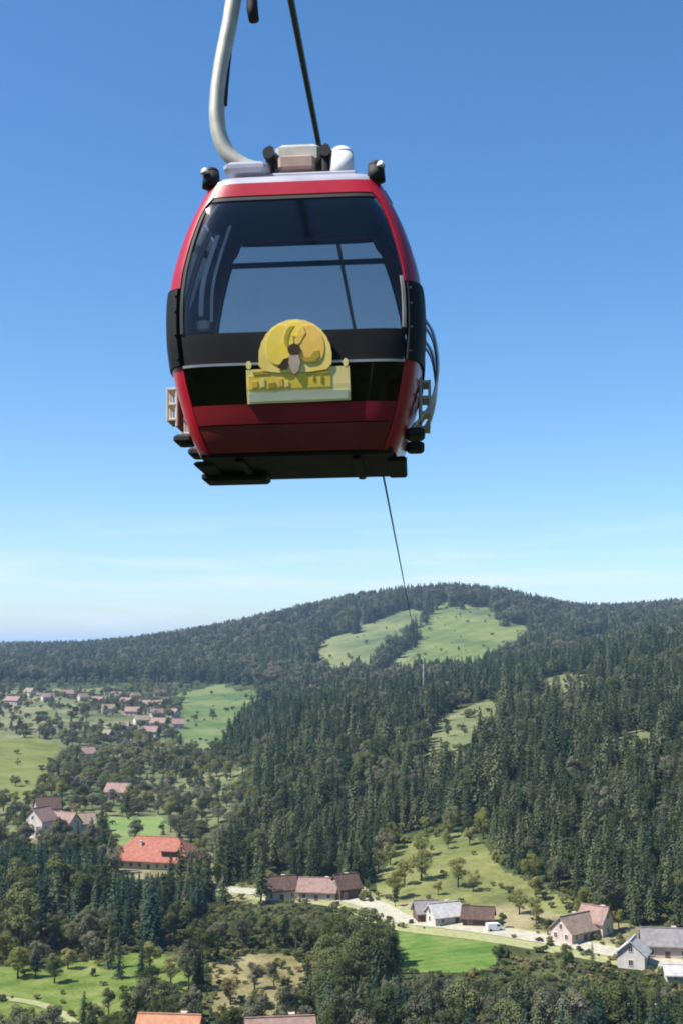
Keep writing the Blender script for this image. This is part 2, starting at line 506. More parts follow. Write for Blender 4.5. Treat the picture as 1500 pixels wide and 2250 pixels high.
G['slope_meadow'] = ground_mat('ground_slope', [(0.3, (0.07, 0.095, 0.045)), (0.5, (0.12, 0.145, 0.06)), (0.75, (0.18, 0.195, 0.09))], 0.012, 0.07)
G['ridge_meadow'] = ground_mat('ground_ridge', [(0.25, (0.08, 0.10, 0.06)), (0.55, (0.13, 0.15, 0.09)), (0.85, (0.19, 0.2, 0.13))], 0.012, 0.08)
G['clearing'] = ground_mat('ground_clearing', [(0.3, (0.085, 0.105, 0.045)), (0.55, (0.14, 0.155, 0.07)), (0.8, (0.21, 0.21, 0.11))], 0.05, 0.4)
G['village_ground'] = ground_mat('ground_village', [(0.3, (0.10, 0.11, 0.045)), (0.5, (0.2, 0.18, 0.09)), (0.75, (0.32, 0.27, 0.16))], 0.06, 0.6)
GROUND_TXT = {
 'ground': 'dark woodland floor of the valley and its hillsides', 'grass_field': 'bright green field beside the pale valley road',
 'lawn': 'bright green grass slope at the bottom left corner', 'hay_meadow': 'yellow green meadow above the pale houses on the left edge',
 'green_meadow': 'light green meadow in front of the far village', 'garden_meadow': 'small green and tan meadow behind the red roofed farmhouse',
 'village_green': 'pale patchwork meadows around the far village', 'village_meadow': 'patchy grassland between the trees and houses left of the wooded slope',
 'forest_edge_grass': 'light yellow green grass at the foot of the wooded slope above the road',
 'dry_grass': 'dry yellowish grass between the shrubs above the two bottom roofs',
 'hill_meadow': 'sunlit yellow green meadow near the top of the far hill',
 'slope_meadow': 'pale green pasture on the left flank of the far hill', 'ridge_meadow': 'thin pale meadow strips high on the far ridge',
 'clearing': 'pale green clearing between the trees of the wooded slope', 'village_ground': 'dry tan earth and grass between the valley houses'}
GROUND_CAT = {'ground': 'ground', 'lawn': 'grass', 'grass_field': 'field', 'clearing': 'clearing', 'village_ground': 'ground'}
keys = ['ground'] + sorted(set(c[0] for c in COVER))
_key_of = np.array([keys.index(c[0]) for c in COVER] + [0])
FK = _key_of[FCOV]
for ki, key in enumerate(keys):
    q = _quads[FK == ki]
    if not len(q):
        continue
    used, inv = np.unique(q, return_inverse=True)
    me = np_mesh(key, GV[used], inv.reshape(-1, 4), True)
    o = link_mesh(key, me, None, G[key])
    tag(o, GROUND_TXT[key], None, kind='structure')

# roads: draped strips
ROADM = surf_mat('road_gravel', (0.42, 0.39, 0.30), (0.30, 0.28, 0.21), 0.9, scale=0.8, coords='Object')
ASPH = surf_mat('road_asphalt', (0.30, 0.29, 0.27), (0.22, 0.21, 0.2), 0.9, scale=0.8)
VERGE = surf_mat('dry_verge', (0.30, 0.29, 0.14), (0.20, 0.22, 0.08), 0.95, scale=0.7)

def strip(name, pix, width, mat, label, lift=0.12, near=120):
    pts = [at(px, py, near) for px, py in pix]
    dense = []
    for i in range(len(pts) - 1):
        m = max(2, int((pts[i + 1] - pts[i]).length / 4))
        for k in range(m):
            dense.append(pts[i].lerp(pts[i + 1], k / m))
    dense.append(pts[-1])
    d = np.array([[p.x, p.y] for p in dense])
    for _ in range(6):
        d[1:-1] = (d[:-2] + 2 * d[1:-1] + d[2:]) / 4
    t = np.gradient(d, axis=0); t /= np.linalg.norm(t, axis=1)[:, None]
    nrm = np.stack([-t[:, 1], t[:, 0]], 1)
    V = []
    for s in (-1, -0.5, 0, 0.5, 1):
        q = d + nrm * width / 2 * s
        zz = terrain(q[:, 0], q[:, 1]) + lift
        V.append(np.column_stack([q, zz]))
    V = np.stack(V, 1)
    n = len(d)
    idx = np.arange(n * 5).reshape(n, 5)
    qd = np.stack([idx[:-1, :-1], idx[:-1, 1:], idx[1:, 1:], idx[1:, :-1]], -1).reshape(-1, 4)[:, ::-1]
    me = np_mesh(name, V.reshape(-1, 3), qd, True)
    o = link_mesh(name, me, None, mat)
    tag(o, label, None, kind='structure')
    return o

strip('verge', [(480, 1958), (600, 1968), (760, 1976), (850, 2005), (868, 2031), (980, 2040), (1090, 2052), (1230, 2076), (1330, 2094), (1560, 2140)], 15, VERGE, 'dry yellow grass verge along both sides of the valley road', 0.10)
strip('road', [(480, 1955), (600, 1964), (760, 1972), (838, 1992), (862, 2023), (980, 2033), (1090, 2046), (1230, 2070), (1330, 2090), (1420, 2108), (1560, 2134)], 7.5, ROADM, 'pale road running through the valley past the houses', 0.22)
strip('path', [(-60, 2190), (40, 2194), (110, 2206), (160, 2240), (180, 2290)], 2.6, VERGE, 'dry grassy track crossing the grass at the bottom left', 0.15)
strip('lower_road', [(1180, 2222), (1300, 2214), (1400, 2206), (1560, 2204)], 4.5, ROADM, 'pale track between trees at the bottom right', 0.15)

# ------------------------------------------------------------------ haze over the whole valley
m, n, l, out = new_mat('haze_air')
pv = n.new('ShaderNodeVolumePrincipled')
pv.inputs['Color'].default_value = (0.48, 0.69, 1.0, 1)
pv.inputs['Density'].default_value = 0.000085
pv.inputs['Anisotropy'].default_value = 0.2
l.new(pv.outputs[0], out.inputs['Volume'])
hz = MB().box((0, 0, 125), (52000, 52000, 274)).build('haze', m)      # from 12 m under the valley floor to just over the highest slope
tag(hz, 'thin blue haze lying over the valley and the hills', None, kind='stuff')

# ------------------------------------------------------------------ trees
BARK = surf_mat('bark', (0.10, 0.075, 0.05), (0.05, 0.04, 0.03), 0.95, scale=3.0)
LM = {
 'spruce': leaf_mat('needles_dark', (0.018, 0.031, 0.018), (0.048, 0.072, 0.034), (0.115, 0.14, 0.068), 0.18),
 'spruce_blue': leaf_mat('needles_blue', (0.015, 0.033, 0.025), (0.034, 0.064, 0.044), (0.085, 0.12, 0.07), 0.18),
 'leaf': leaf_mat('leaves_mid', (0.042, 0.060, 0.024), (0.088, 0.112, 0.042), (0.16, 0.18, 0.075), 0.28),
 'leaf_light': leaf_mat('leaves_light', (0.12, 0.13, 0.036), (0.20, 0.205, 0.060), (0.29, 0.28, 0.11), 0.32),
 'leaf_grey': leaf_mat('leaves_grey', (0.065, 0.074, 0.044), (0.12, 0.125, 0.076), (0.20, 0.195, 0.125), 0.28),
 'leaf_dry': leaf_mat('leaves_dry', (0.12, 0.10, 0.045), (0.21, 0.18, 0.08), (0.30, 0.26, 0.13), 0.28),
}

def leaf_quads(centres, normals, sizes, rng, stretch=1.5):
    """one bent little quad per centre, facing roughly along its normal"""
    nrm = normals / (np.linalg.norm(normals, axis=1)[:, None] + 1e-9)
    t = rng.normal(size=nrm.shape)
    a = np.cross(nrm, t); a /= np.linalg.norm(a, axis=1)[:, None] + 1e-9
    b = np.cross(nrm, a)
    s = sizes[:, None]
    p0 = centres - a * s * stretch * 0.5
    p1 = centres - b * s * 0.45 + nrm * s * 0.12
    p2 = centres + a * s * stretch * 0.5
    p3 = centres + b * s * 0.45 + nrm * s * 0.12
    V = np.stack([p0, p1, p2, p3], 1).reshape(-1, 3)
    Q = np.arange(len(centres) * 4).reshape(-1, 4)
    return V, Q

def conifer_crown(seed, width=0.16, whorls=24, base=0.10, shape=0.85, ragged=0.15, lean=0.0):
    rng = np.random.default_rng(seed)
    C, N, S = [], [], []
    for k in range(whorls):
        q = (k + rng.uniform(-0.3, 0.3)) / whorls
        z = base + (1 - base) * q
        R = width * (1 - max(0, q)) ** shape * (1 - ragged + 2 * ragged * rng.random()) + 0.006
        nb = max(4, int(9 * (1 - 0.5 * q)))
        ph = rng.uniform(0, 6.28)
        for j in range(nb):
            th = ph + 6.2832 * j / nb + rng.uniform(-0.25, 0.25)
            L = R * rng.uniform(0.7, 1.12)
            droop = rng.uniform(0.25, 0.5)
            m = max(2, int(2 + 7 * L / width))
            for i in range(m):
                s = (i + 0.6) / m
                rr = L * s
                side = rng.normal() * 0.016 * (1 - 0.4 * s)
                C.append((rr * math.cos(th) - side * math.sin(th), rr * math.sin(th) + side * math.cos(th), z - droop * rr * (0.6 + 0.6 * s) + 0.012 * rng.normal()))
                N.append((0.75 * math.cos(th) + 0.35 * rng.normal(), 0.75 * math.sin(th) + 0.35 * rng.normal(), 0.75 + 0.3 * rng.normal()))
                S.append(rng.uniform(0.022, 0.038) * (1.1 - 0.4 * q))
    C = [(a + lean * c * c, b, c) for a, b, c in C]
    for i in range(14):
        C.append((lean + rng.normal() * 0.004, rng.normal() * 0.004, 0.97 + 0.045 * i / 14)); N.append(tuple(rng.normal(size=3))); S.append(0.016)
    return leaf_quads(np.array(C), np.array(N), np.array(S), rng, 1.7)

def broad_crown(seed, lobes=15, per=190, spread=0.30, tall=0.36, zc=0.60, size=0.025):
    rng = np.random.default_rng(seed)
    C, N, S = [], [], []
    for k in range(lobes):
        d = rng.normal(size=3); d /= np.linalg.norm(d)
        rad = rng.uniform(0.45, 1.0) ** 0.6 if k else 0
        c = np.array([d[0] * spread * rad * 0.85, d[1] * spread * rad * 0.85, zc + d[2] * tall * rad * 0.8])
        r = rng.uniform(0.10, 0.175) * (1.15 - 0.35 * rad)
        for i in range(per):
            e = rng.normal(size=3); e /= np.linalg.norm(e)
            if e[2] < -0.55 and rng.random() < 0.6:
                e[2] = -e[2]
            q = rng.uniform(0.55, 1.08)
            C.append(c + e * r * q * np.array([1, 1, 0.85]))
            N.append(e * 1.0 + np.array([0, 0, 0.25]) + rng.normal(size=3) * 0.35)
            S.append(size * rng.uniform(0.7, 1.35))
    return leaf_quads(np.array(C), np.array(N), np.array(S), rng, 1.35)

def tube_np(pts, rads, n=6):
    b = MB().tube(pts, list(rads), n)
    return b

def conifer_trunk():
    b = MB()
    b.tube([(0, 0, -0.04), (0, 0, 0.3), (0.004, 0.002, 0.65), (0, 0, 0.98)], [0.017, 0.013, 0.008, 0.002], 7)
    for k in range(16):
        th = k * 2.4; z = 0.14 + 0.045 * k; R = 0.13 * (1 - z)
        b.tube([(0, 0, z), (R * math.cos(th), R * math.sin(th), z - 0.3 * R)], [0.003, 0.001], 4, False)
    return b

def broad_trunk(seed):
    rng = np.random.default_rng(seed)
    b = MB()
    b.tube([(0, 0, -0.04), (0.004, 0, 0.12), (0.01, 0.006, 0.34), (0.0, 0.01, 0.62)], [0.032, 0.024, 0.018, 0.008], 8)
    for k in range(7):
        th = k * 2.1 + rng.uniform(-0.4, 0.4); z = 0.24 + 0.05 * k
        L = rng.uniform(0.16, 0.26)
        b.tube([(0.005, 0, z), (0.5 * L * math.cos(th), 0.5 * L * math.sin(th), z + 0.09), (L * math.cos(th), L * math.sin(th), z + 0.2)], [0.012, 0.008, 0.003], 5, False)
    return b

def mb_to_np(b):
    q = [f if len(f) == 4 else None for f in b.f]
    return np.array(b.v), [f for f in b.f]

def make_proto(key, crown, trunk, leafmat):
    """crown mesh, trunk mesh and one joined mesh for the woods that read as a mass"""
    V, Q = crown
    mc = np_mesh('crown', V, Q); mc.materials.append(leafmat)
    mt = bpy.data.meshes.new('trunk'); mt.from_pydata(trunk.v, [], trunk.f); mt.materials.append(BARK); mt.update()
    mt.polygons.foreach_set('use_smooth', [True] * len(mt.polygons))
    nv = len(V)
    allf = [tuple(r) for r in Q.tolist()] + [tuple(i + nv for i in f) for f in trunk.f]
    mj = bpy.data.meshes.new('tree_joined'); mj.from_pydata([tuple(v) for v in V.tolist()] + trunk.v, [], allf)
    mj.materials.append(leafmat); mj.materials.append(BARK)
    mi = np.zeros(len(mj.polygons), np.int32); mi[len(Q):] = 1
    mj.polygons.foreach_set('material_index', mi); mj.update()
    return dict(crown=mc, trunk=mt, joined=mj)

PROTO = {}
_con = [conifer_crown(11, 0.155, 25), conifer_crown(12, 0.135, 27, 0.16, 0.7, 0.3), conifer_crown(13, 0.19, 22, 0.06, 0.95, 0.2),
        conifer_crown(14, 0.15, 20, 0.22, 0.5, 0.4, 0.02), conifer_crown(15, 0.17, 24, 0.12, 0.62, 0.25, -0.015)]
_bro = [broad_crown(21), broad_crown(22, 18, 165, 0.36, 0.33, 0.56), broad_crown(23, 14, 190, 0.22, 0.42, 0.58), broad_crown(24, 22, 140, 0.33, 0.40, 0.58, 0.024), broad_crown(25, 11, 220, 0.28, 0.30, 0.52, 0.027)]
_bush = [broad_crown(31, 11, 150, 0.38, 0.26, 0.36, 0.042), broad_crown(32, 10, 150, 0.42, 0.22, 0.32, 0.042)]
_ct = conifer_trunk()
for k, c in enumerate(_con):
    PROTO['spruce', k] = make_proto('spruce', c, _ct, LM['spruce'])
    PROTO['spruce_blue', k] = make_proto('spruce_blue', c, _ct, LM['spruce_blue'])
for mk in ('leaf', 'leaf_light', 'leaf_grey', 'leaf_dry'):
    for k, c in enumerate(_bro):
        PROTO[mk, k] = make_proto(mk, c, broad_trunk(40 + k), LM[mk])
_st = MB()
for k in range(6):
    th = k * 1.1
    _st.tube([(0, 0, -0.05), (0.1 * math.cos(th), 0.1 * math.sin(th), 0.2), (0.22 * math.cos(th), 0.22 * math.sin(th), 0.42)], [0.02, 0.014, 0.005], 5, False)
for mk in ('leaf', 'leaf_light', 'leaf_grey', 'leaf_dry'):
    for k, c in enumerate(_bush):
        PROTO['bush_' + mk, k] = make_proto('bush', c, _st, LM[mk])

# ---- houses first reserve their ground
HOUSE_SPOTS = []     # (x, y, radius)

def stand_clear(x, y):
    for hx, hy, hr in HOUSE_SPOTS:
        if (x - hx) ** 2 + (y - hy) ** 2 < hr * hr:
            return False
    return True

# ------------------------------------------------------------------ houses
WALLM = {
 'white': surf_mat('plaster_white', (0.52, 0.48, 0.43), (0.40, 0.37, 0.33), 0.9, scale=0.6),
 'cream': surf_mat('plaster_cream', (0.62, 0.52, 0.38), (0.50, 0.42, 0.31), 0.9, scale=0.6),
 'pink': surf_mat('plaster_pink', (0.50, 0.39, 0.35), (0.38, 0.30, 0.27), 0.9, scale=0.6),
 'wood': surf_mat('timber_brown', (0.13, 0.075, 0.045), (0.07, 0.042, 0.028), 0.85, scale=1.5),
}
ROOFM = {
 'red': surf_mat('tiles_red', (0.36, 0.125, 0.08), (0.21, 0.075, 0.05), 0.85, scale=0.9, bump=0.3),
 'orange': surf_mat('tiles_orange', (0.42, 0.20, 0.11), (0.32, 0.14, 0.08), 0.85, scale=0.9, bump=0.3),
 'brown': surf_mat('tiles_brown', (0.10, 0.055, 0.038), (0.055, 0.032, 0.024), 0.85, scale=0.9, bump=0.3),
 'pinkish': surf_mat('tiles_pinkish', (0.27, 0.175, 0.145), (0.18, 0.115, 0.095), 0.85, scale=0.9, bump=0.3),
 'tan': surf_mat('tiles_tan', (0.26, 0.20, 0.145), (0.17, 0.13, 0.095), 0.85, scale=0.9, bump=0.3),
 'grey': surf_mat('slate_grey', (0.22, 0.20, 0.20), (0.15, 0.14, 0.14), 0.8, scale=0.9, bump=0.3),
 'pale': surf_mat('sheet_pale', (0.46, 0.44, 0.42), (0.34, 0.32, 0.31), 0.6, scale=0.9),
}
FRAMEM = surf_mat('window_frame_white', (0.7, 0.68, 0.64), None, 0.6)
PANEM = surf_mat('window_pane_dark', (0.02, 0.024, 0.03), (0.012, 0.014, 0.018), 0.12, scale=2)
DOORM = surf_mat('door_wood', (0.11, 0.06, 0.035), None, 0.6)
CHIMM = surf_mat('chimney_render', (0.55, 0.45, 0.38), (0.4, 0.32, 0.28), 0.9)

def _shared(fn):
    b = fn(); me = bpy.data.meshes.new('shared'); me.from_pydata(b.v, [], b.f); me.update(); return me

def win_frame():
    b = MB()
    b.box((0, 0, 0.68), (1.10, 0.12, 0.10)); b.box((0, 0, -0.68), (1.26, 0.2, 0.08))
    b.box((-0.52, 0, 0), (0.08, 0.12, 1.26)); b.box((0.52, 0, 0), (0.08, 0.12, 1.26)); b.box((0, 0, 0), (0.06, 0.10, 1.26))
    return b
WINF = _shared(win_frame); WINF.materials.append(FRAMEM)
WINP = _shared(lambda: MB().box((0, 0, 0), (1.0, 0.05, 1.30))); WINP.materials.append(PANEM)
DOORB = _shared(lambda: MB().box((0, 0, 0), (1.2, 0.10, 2.1), bev=0.02)); DOORB.materials.append(DOORM)
HANDB = _shared(lambda: MB().box((0, 0, 0), (0.05, 0.08, 0.16))); HANDB.materials.append(FRAMEM)

def house(px, py, L, W, wh, rh, rz, wall, roof, label, hip=False, barn=False, eave=0.7, chimney=(0.2, 0.25), group=None, name='house', windows=True, gable=None, clear=1.0, near=200):
    """L along local x (ridge), W along local y; local -y faces the viewer when rz = 0"""
    p = at(px, py, near)
    HOUSE_SPOTS.append((p.x, p.y, 0.5 * max(L, W) * clear + 2.5))
    if p.y < 700:
        d = Vector((p.x, p.y)).normalized()
        for s in ((0.9, 1.6, 2.3) if px < 860 else (0.8,)):
            HOUSE_SPOTS.append((p.x - d.x * W * s * clear, p.y - d.y * W * s * clear, 0.5 * L * clear))
    root = empty(name, (p.x, p.y, p.z - 0.3), rz)
    tag(root, label, 'house' if not barn else 'barn', group)
    wm, rm = WALLM[wall], ROOFM[roof]
    x, y = L / 2, W / 2
    b = MB()
    vs = [(-x, -y, -1.5), (x, -y, -1.5), (x, y, -1.5), (-x, y, -1.5), (-x, -y, wh), (x, -y, wh), (x, y, wh), (-x, y, wh)]
    fs = [(3, 2, 1, 0), (0, 1, 5, 4), (1, 2, 6, 5), (2, 3, 7, 6), (3, 0, 4, 7)]
    if hip:
        fs.append((4, 5, 6, 7)); b.add(vs, fs)
    else:
        vs += [(-x, 0, wh + rh - 0.15), (x, 0, wh + rh - 0.15)]
        fs[2] = (1, 2, 6, 9, 5); fs[4] = (3, 0, 4, 8, 7)
        fs += [(4, 5, 9, 8), (6, 7, 8, 9)]
        b.add(vs, fs)
    b.build('wall', wm, root)
    # roof with thickness and overhang
    e = eave; t = 0.28; sl = rh / y
    ze = wh - e * sl
    r = MB()
    if hip:
        k = min(x * 0.72, y * 0.9)
        low = [(-x - e, -y - e, ze), (x + e, -y - e, ze), (x + e, y + e, ze), (-x - e, y + e, ze)]
        top = [(-x + k, 0, wh + rh), (x - k, 0, wh + rh)]
        vs = low + top + [(a, c, z - t) for a, c, z in low]
        r.add(vs, [(0, 1, 5, 4), (1, 2, 5), (2, 3, 4, 5), (3, 0, 4), (6, 7, 1, 0), (7, 8, 2, 1), (8, 9, 3, 2), (9, 6, 0, 3), (9, 8, 7, 6)])
    else:
        g = e * 0.8
        prof = [(-y - e, ze), (0, wh + rh), (y + e, ze), (y + e, ze - t), (0, wh + rh - t * 1.1), (-y - e, ze - t)]
        n = 6
        vs = [(-x - g, a, c) for a, c in prof] + [(x + g, a, c) for a, c in prof]
        fs = [(i, (i + 1) % n, n + (i + 1) % n, n + i)[::-1] for i in range(n)]
        fs += [(0, 1, 4, 5), (1, 2, 3, 4), (n + 5, n + 4, n + 1, n + 0), (n + 4, n + 3, n + 2, n + 1)]
        r.add(vs, fs)
    ro = r.build('roof', rm, root)
    r2 = MB()                                   # ridge tiles stand a little proud
    xx = (x - min(x * 0.72, y * 0.9)) if hip else x + e * 0.8
    r2.box((0, 0, wh + rh + 0.05), (2 * xx, 0.4, 0.22), bev=0.05)
    r2.build('ridge_cap', rm, ro)
    if chimney:
        cxp = chimney[0] * L; cyp = chimney[1] * W
        c = MB().box((cxp, cyp, wh + rh * (1 - abs(cyp) / y) + 0.3), (0.9, 0.9, 2.2)).box((cxp, cyp, wh + rh * (1 - abs(cyp) / y) + 1.45), (1.15, 1.15, 0.16))
        c.build('chimney', CHIMM, root)
    if windows:
        floors = max(1, int(wh / 2.7))
        nx = max(2, int(L / 3.2)); ny = max(1, int(W / 3.4))
        for f in range(floors):
            z = 1.6 + f * 2.7
            for i in range(nx):
                wx = -x + (i + 0.5) * L / nx
                if f == 0 and i == nx // 2:
                    dd = link_mesh('door', DOORB, root); dd.location = (wx, -y - 0.02, 1.05 - 0.2)
                    hh = link_mesh('handle', HANDB, dd); hh.location = (0.42, -0.07, 0)
                    continue
                wf = link_mesh('window', WINF, root); wf.location = (wx, -y - 0.03, z)
                wp = link_mesh('pane', WINP, wf); wp.location = (0, 0.012, 0)
            for s in (-1, 1):
                for i in range(ny):
                    wy = -y + (i + 0.5) * W / ny
                    wf = link_mesh('window', WINF, root); wf.location = (s * (x + 0.03), wy, z); wf.rotation_euler = (0, 0, s * math.pi / 2)
                    wp = link_mesh('pane', WINP, wf); wp.location = (0, 0.012, 0)
        if not hip and rh > 2.5:
            for s in (-1, 1):
                wf = link_mesh('window', WINF, root); wf.location = (s * (x + 0.03), 0, wh + 0.75); wf.rotation_euler = (0, 0, s * math.pi / 2)
                wp = link_mesh('pane', WINP, wf); wp.location = (0, 0.012, 0)
    return root

R = math.radians
# the big red-roofed farmhouse
fh = house(345, 1902, 29, 15, 4.4, 5.8, R(-14), 'cream', 'red', 'large farmhouse with a broad orange red hipped roof among the trees', hip=True, eave=1.6, chimney=(-0.16, -0.22), clear=0.8)
b = MB(); b.box((7.2, -5.6, 5.3), (5.2, 3.2, 2.4)); b.build('dormer', WALLM['wood'], fh)
b = MB(); b.box((7.2, -5.8, 6.65), (6.0, 4.4, 0.25)); b.build('dormer_roof', ROOFM['red'], fh)
house(104, 1800, 10, 9, 6.0, 4.0, R(24), 'pink', 'brown', 'pink house with a dark brown gable roof, furthest back of the pale house cluster', chimney=(0.2, 0.2), clear=0.7)
house(88, 1838, 9, 10, 7.5, 4.4, R(62), 'white', 'pinkish', 'tall whitish house with its gable turned to the viewer in the pale house cluster', chimney=(-0.2, 0.2), clear=0.8)
house(138, 1834, 12, 9, 5.4, 4.0, R(-24), 'pink', 'pinkish', 'pale pink house with a dusty pink roof in the middle of the pale house cluster', chimney=(-0.2, 0.2), clear=0.8)
house(182, 1828, 9, 8, 4.6, 3.4, R(18), 'white', 'tan', 'low whitish house with a tan roof at the right end of the pale house cluster', chimney=None, clear=0.8)
# row at the forest edge
house(612, 1972, 10, 8, 3.6, 3.0, R(18), 'cream', 'brown', 'cream cottage with a dark brown roof, leftmost in the row at the forest edge', clear=0.8)
house(700, 1974, 11.2, 7.2, 3.4, 3.0, R(-10), 'pink', 'pinkish', 'long pink house with a dusty pink roof in the row at the forest edge', clear=0.8)
house(758, 1972, 7, 7, 4.0, 3.2, R(28), 'wood', 'brown', 'small dark timber house at the right end of the forest edge row', clear=0.8)
# beside the field
house(975, 2026, 8.8, 6.4, 2.9, 2.6, R(24), 'white', 'pale', 'white house with a pale sheet roof behind the bright green field', clear=0.8)
house(1050, 2030, 8.0, 5.6, 2.7, 2.2, R(-12), 'wood', 'brown', 'dark timber barn with a brown roof beside the pale-roofed white house', barn=True, name='barn', chimney=None, clear=0.8)
house(935, 2020, 6, 6, 3.0, 2.4, R(10), 'wood', 'grey', 'small dark shed with a grey roof, nearest the road bend', barn=True, name='shed', chimney=None, windows=False, clear=0.7)
house(1262, 2062, 10.4, 7.2, 3.2, 3.2, R(38), 'pink', 'tan', 'house with a tan tiled roof and pinkish walls close above the road', clear=0.75)
house(1308, 2050, 7, 6, 4.2, 3.0, R(-40), 'cream', 'pinkish', 'small house with a dusty pink roof behind the tan-roofed house', clear=0.7)
house(1390, 2122, 5.6, 6.4, 4.0, 2.7, R(66), 'white', 'pale', 'whitish gabled house on the lower right beside the road', chimney=None, clear=0.75)
house(1462, 2098, 11.2, 7.2, 3.7, 2.9, R(-8), 'pink', 'grey', 'long pinkish house with a grey slate roof at the right edge', clear=0.75)
house(1500, 2152, 8.0, 4.8, 2.2, 1.3, R(-6), 'white', 'pale', 'low whitish outbuilding at the right edge below the slate-roofed house', chimney=None, clear=0.75)
# bottom of the picture
house(372, 2318, 11, 9, 4.2, 3.4, R(-6), 'cream', 'orange', 'house with an orange tiled roof at the bottom, below the grass slope', clear=0.9, near=150)
house(615, 2322, 12, 9, 4.2, 3.2, R(8), 'cream', 'pinkish', 'house with a pale pink roof at the bottom, right of the orange roof', clear=0.9, near=150)
# far village
VILL = [
 (150, 1532, 10, 7, R(14), 'pink', 'pinkish', 'far pink house with a dusty roof right of the lone white house'),
 (66, 1528, 10, 8, R(-30), 'cream', 'tan', 'far cream house with a tan roof left of the lone white house'),
 (182, 1540, 9, 7, R(40), 'white', 'pinkish', 'far whitish house between the cream house and the lone white house'),
 (278, 1550, 11, 8, R(-18), 'pink', 'pinkish', 'far pink house left of the long barn'),
 (238, 1566, 11, 8, R(16), 'white', 'tan', 'far whitish house with a tan roof left below the long barn'),
 (292, 1572, 12, 8, R(-6), 'pink', 'pinkish', 'far pink house with a wide roof straight below the long barn'),
 (345, 1576, 11, 8, R(30), 'white', 'pinkish', 'far whitish house between the long barn and the two lower houses'),
 (330, 1618, 12, 9, R(-10), 'pink', 'pinkish', 'far pink house lowest on the right side of the far village'),
 (392, 1600, 9, 7, R(10), 'pink', 'pinkish', 'far pink cottage at the lower corner of the light green meadow'),
 (232, 1626, 10, 8, R(-25), 'white', 'tan', 'far whitish cottage standing alone below the far village'),
 (575, 1548, 11, 8, R(-16), 'white', 'tan', 'far whitish house between the light green meadow and the tan-roofed farmhouse'),
 (105, 1540, 11, 8, R(30), 'white', 'pinkish', 'far white house standing alone at the left end of the far village'),
 (30, 1548, 14, 9, R(-20), 'pink', 'pinkish', 'far pink house with dusty roof at the left edge of the far village'),
 (255, 1536, 12, 8, R(20), 'cream', 'tan', 'far cream house with a tan roof on the skyline of the far village'),
 (297, 1537, 9, 8, R(50), 'white', 'pinkish', 'far white house with its gable turned to the viewer in the far village'),
 (328, 1556, 26, 13, R(-8), 'pink', 'pinkish', 'long far barn with a wide dusty pink roof in the far village'),
 (352, 1530, 12, 8, R(10), 'pink', 'brown', 'far pink house with a brown roof behind the long barn'),
 (365, 1548, 9, 8, R(-30), 'white', 'brown', 'far white house with a dark roof at the right end of the long barn'),
 (310, 1592, 11, 9, R(25), 'white', 'tan', 'far white house with a tan roof below the long barn'),
 (350, 1598, 12, 8, R(-15), 'pink', 'pinkish', 'far pink house with a dusty roof just right of the tan-roofed white house'),
 (382, 1576, 9, 7, R(-35), 'white', 'pinkish', 'far white house beside the light green meadow'),
 (270, 1606, 9, 8, R(5), 'pink', 'tan', 'far pinkish cottage with a tan roof lowest in the far village'),
 (215, 1548, 10, 8, R(-12), 'cream', 'pinkish', 'far cream house among trees in the middle of the far village'),
 (598, 1542, 15, 9, R(12), 'cream', 'tan', 'far farmhouse with a tan roof right of the light green meadow'),
 (642, 1536, 12, 9, R(-22), 'pink', 'pinkish', 'far farmhouse with a dusty pink roof at the edge of the dark forest'),
 (262, 1755, 12, 8, R(-14), 'pink', 'pinkish', 'pinkish house half hidden by trees above the small green meadow'),
 (190, 1668, 10, 8, R(22), 'white', 'pinkish', 'whitish cottage among trees above the pale houses'),
]
for (px, py, L, W, rz, wa, rf, lab) in VILL:
    house(px, py, L, W, 4.6, 3.4, rz, wa, rf, lab, group='houses of the far village', clear=0.8, near=450)

# ------------------------------------------------------------------ where trees stand and of which kind
def sample(step0):
    """jittered points over the ground, sparser far away"""
    P = []
    r = 196.0
    while r < 2750:
        step = step0 * (1 + max(0, r - 900) / 1500)
        a0, a1 = math.radians(-20.5), math.radians(20.5)
        n = int((a1 - a0) * r / step)
        az = a0 + (np.arange(n) + RNG.uniform(-0.45, 0.45, n)) * (a1 - a0) / n
        rr = r + RNG.uniform(-0.45, 0.45, n) * step
        P.append(np.column_stack([rr * np.sin(az), rr * np.cos(az)]))
        r += step
    return np.concatenate(P)

pts = sample(5.2)
PX, PY = pts[:, 0], pts[:, 1]
PZ = terrain(PX, PY)
PCOV = cover_at(PX, PY, PZ)
Ppx, Ppy = project(PX, PY, PZ)
PR = np.hypot(PX, PY)
fine = np.sin(PX * 0.031 + 1.0) * np.sin(PY * 0.027 + 2.0) + 0.6 * np.sin(PX * 0.011 - PY * 0.013)

clump = np.sin(PX * 0.083 + 0.7) * np.sin(PY * 0.071 + PX * 0.02) + 0.5 * np.sin(PX * 0.19 - PY * 0.15)
trees = []          # x, y, z, height, kind, variant, widthscale, rot, region
def density(cov):
    return {'grass_field': 0.0, 'dry_grass': 0.42, 'forest_edge_grass': 0.40, 'lawn': 0.07, 'hay_meadow': 0.03, 'green_meadow': 0.05, 'garden_meadow': 0.03, 'village_green': 0.22,
            'hill_meadow': 0.03, 'slope_meadow': 0.04, 'ridge_meadow': 0.0, 'clearing': 0.14, 'village_ground': 0.34, 'village_meadow': 1.0}[cov]

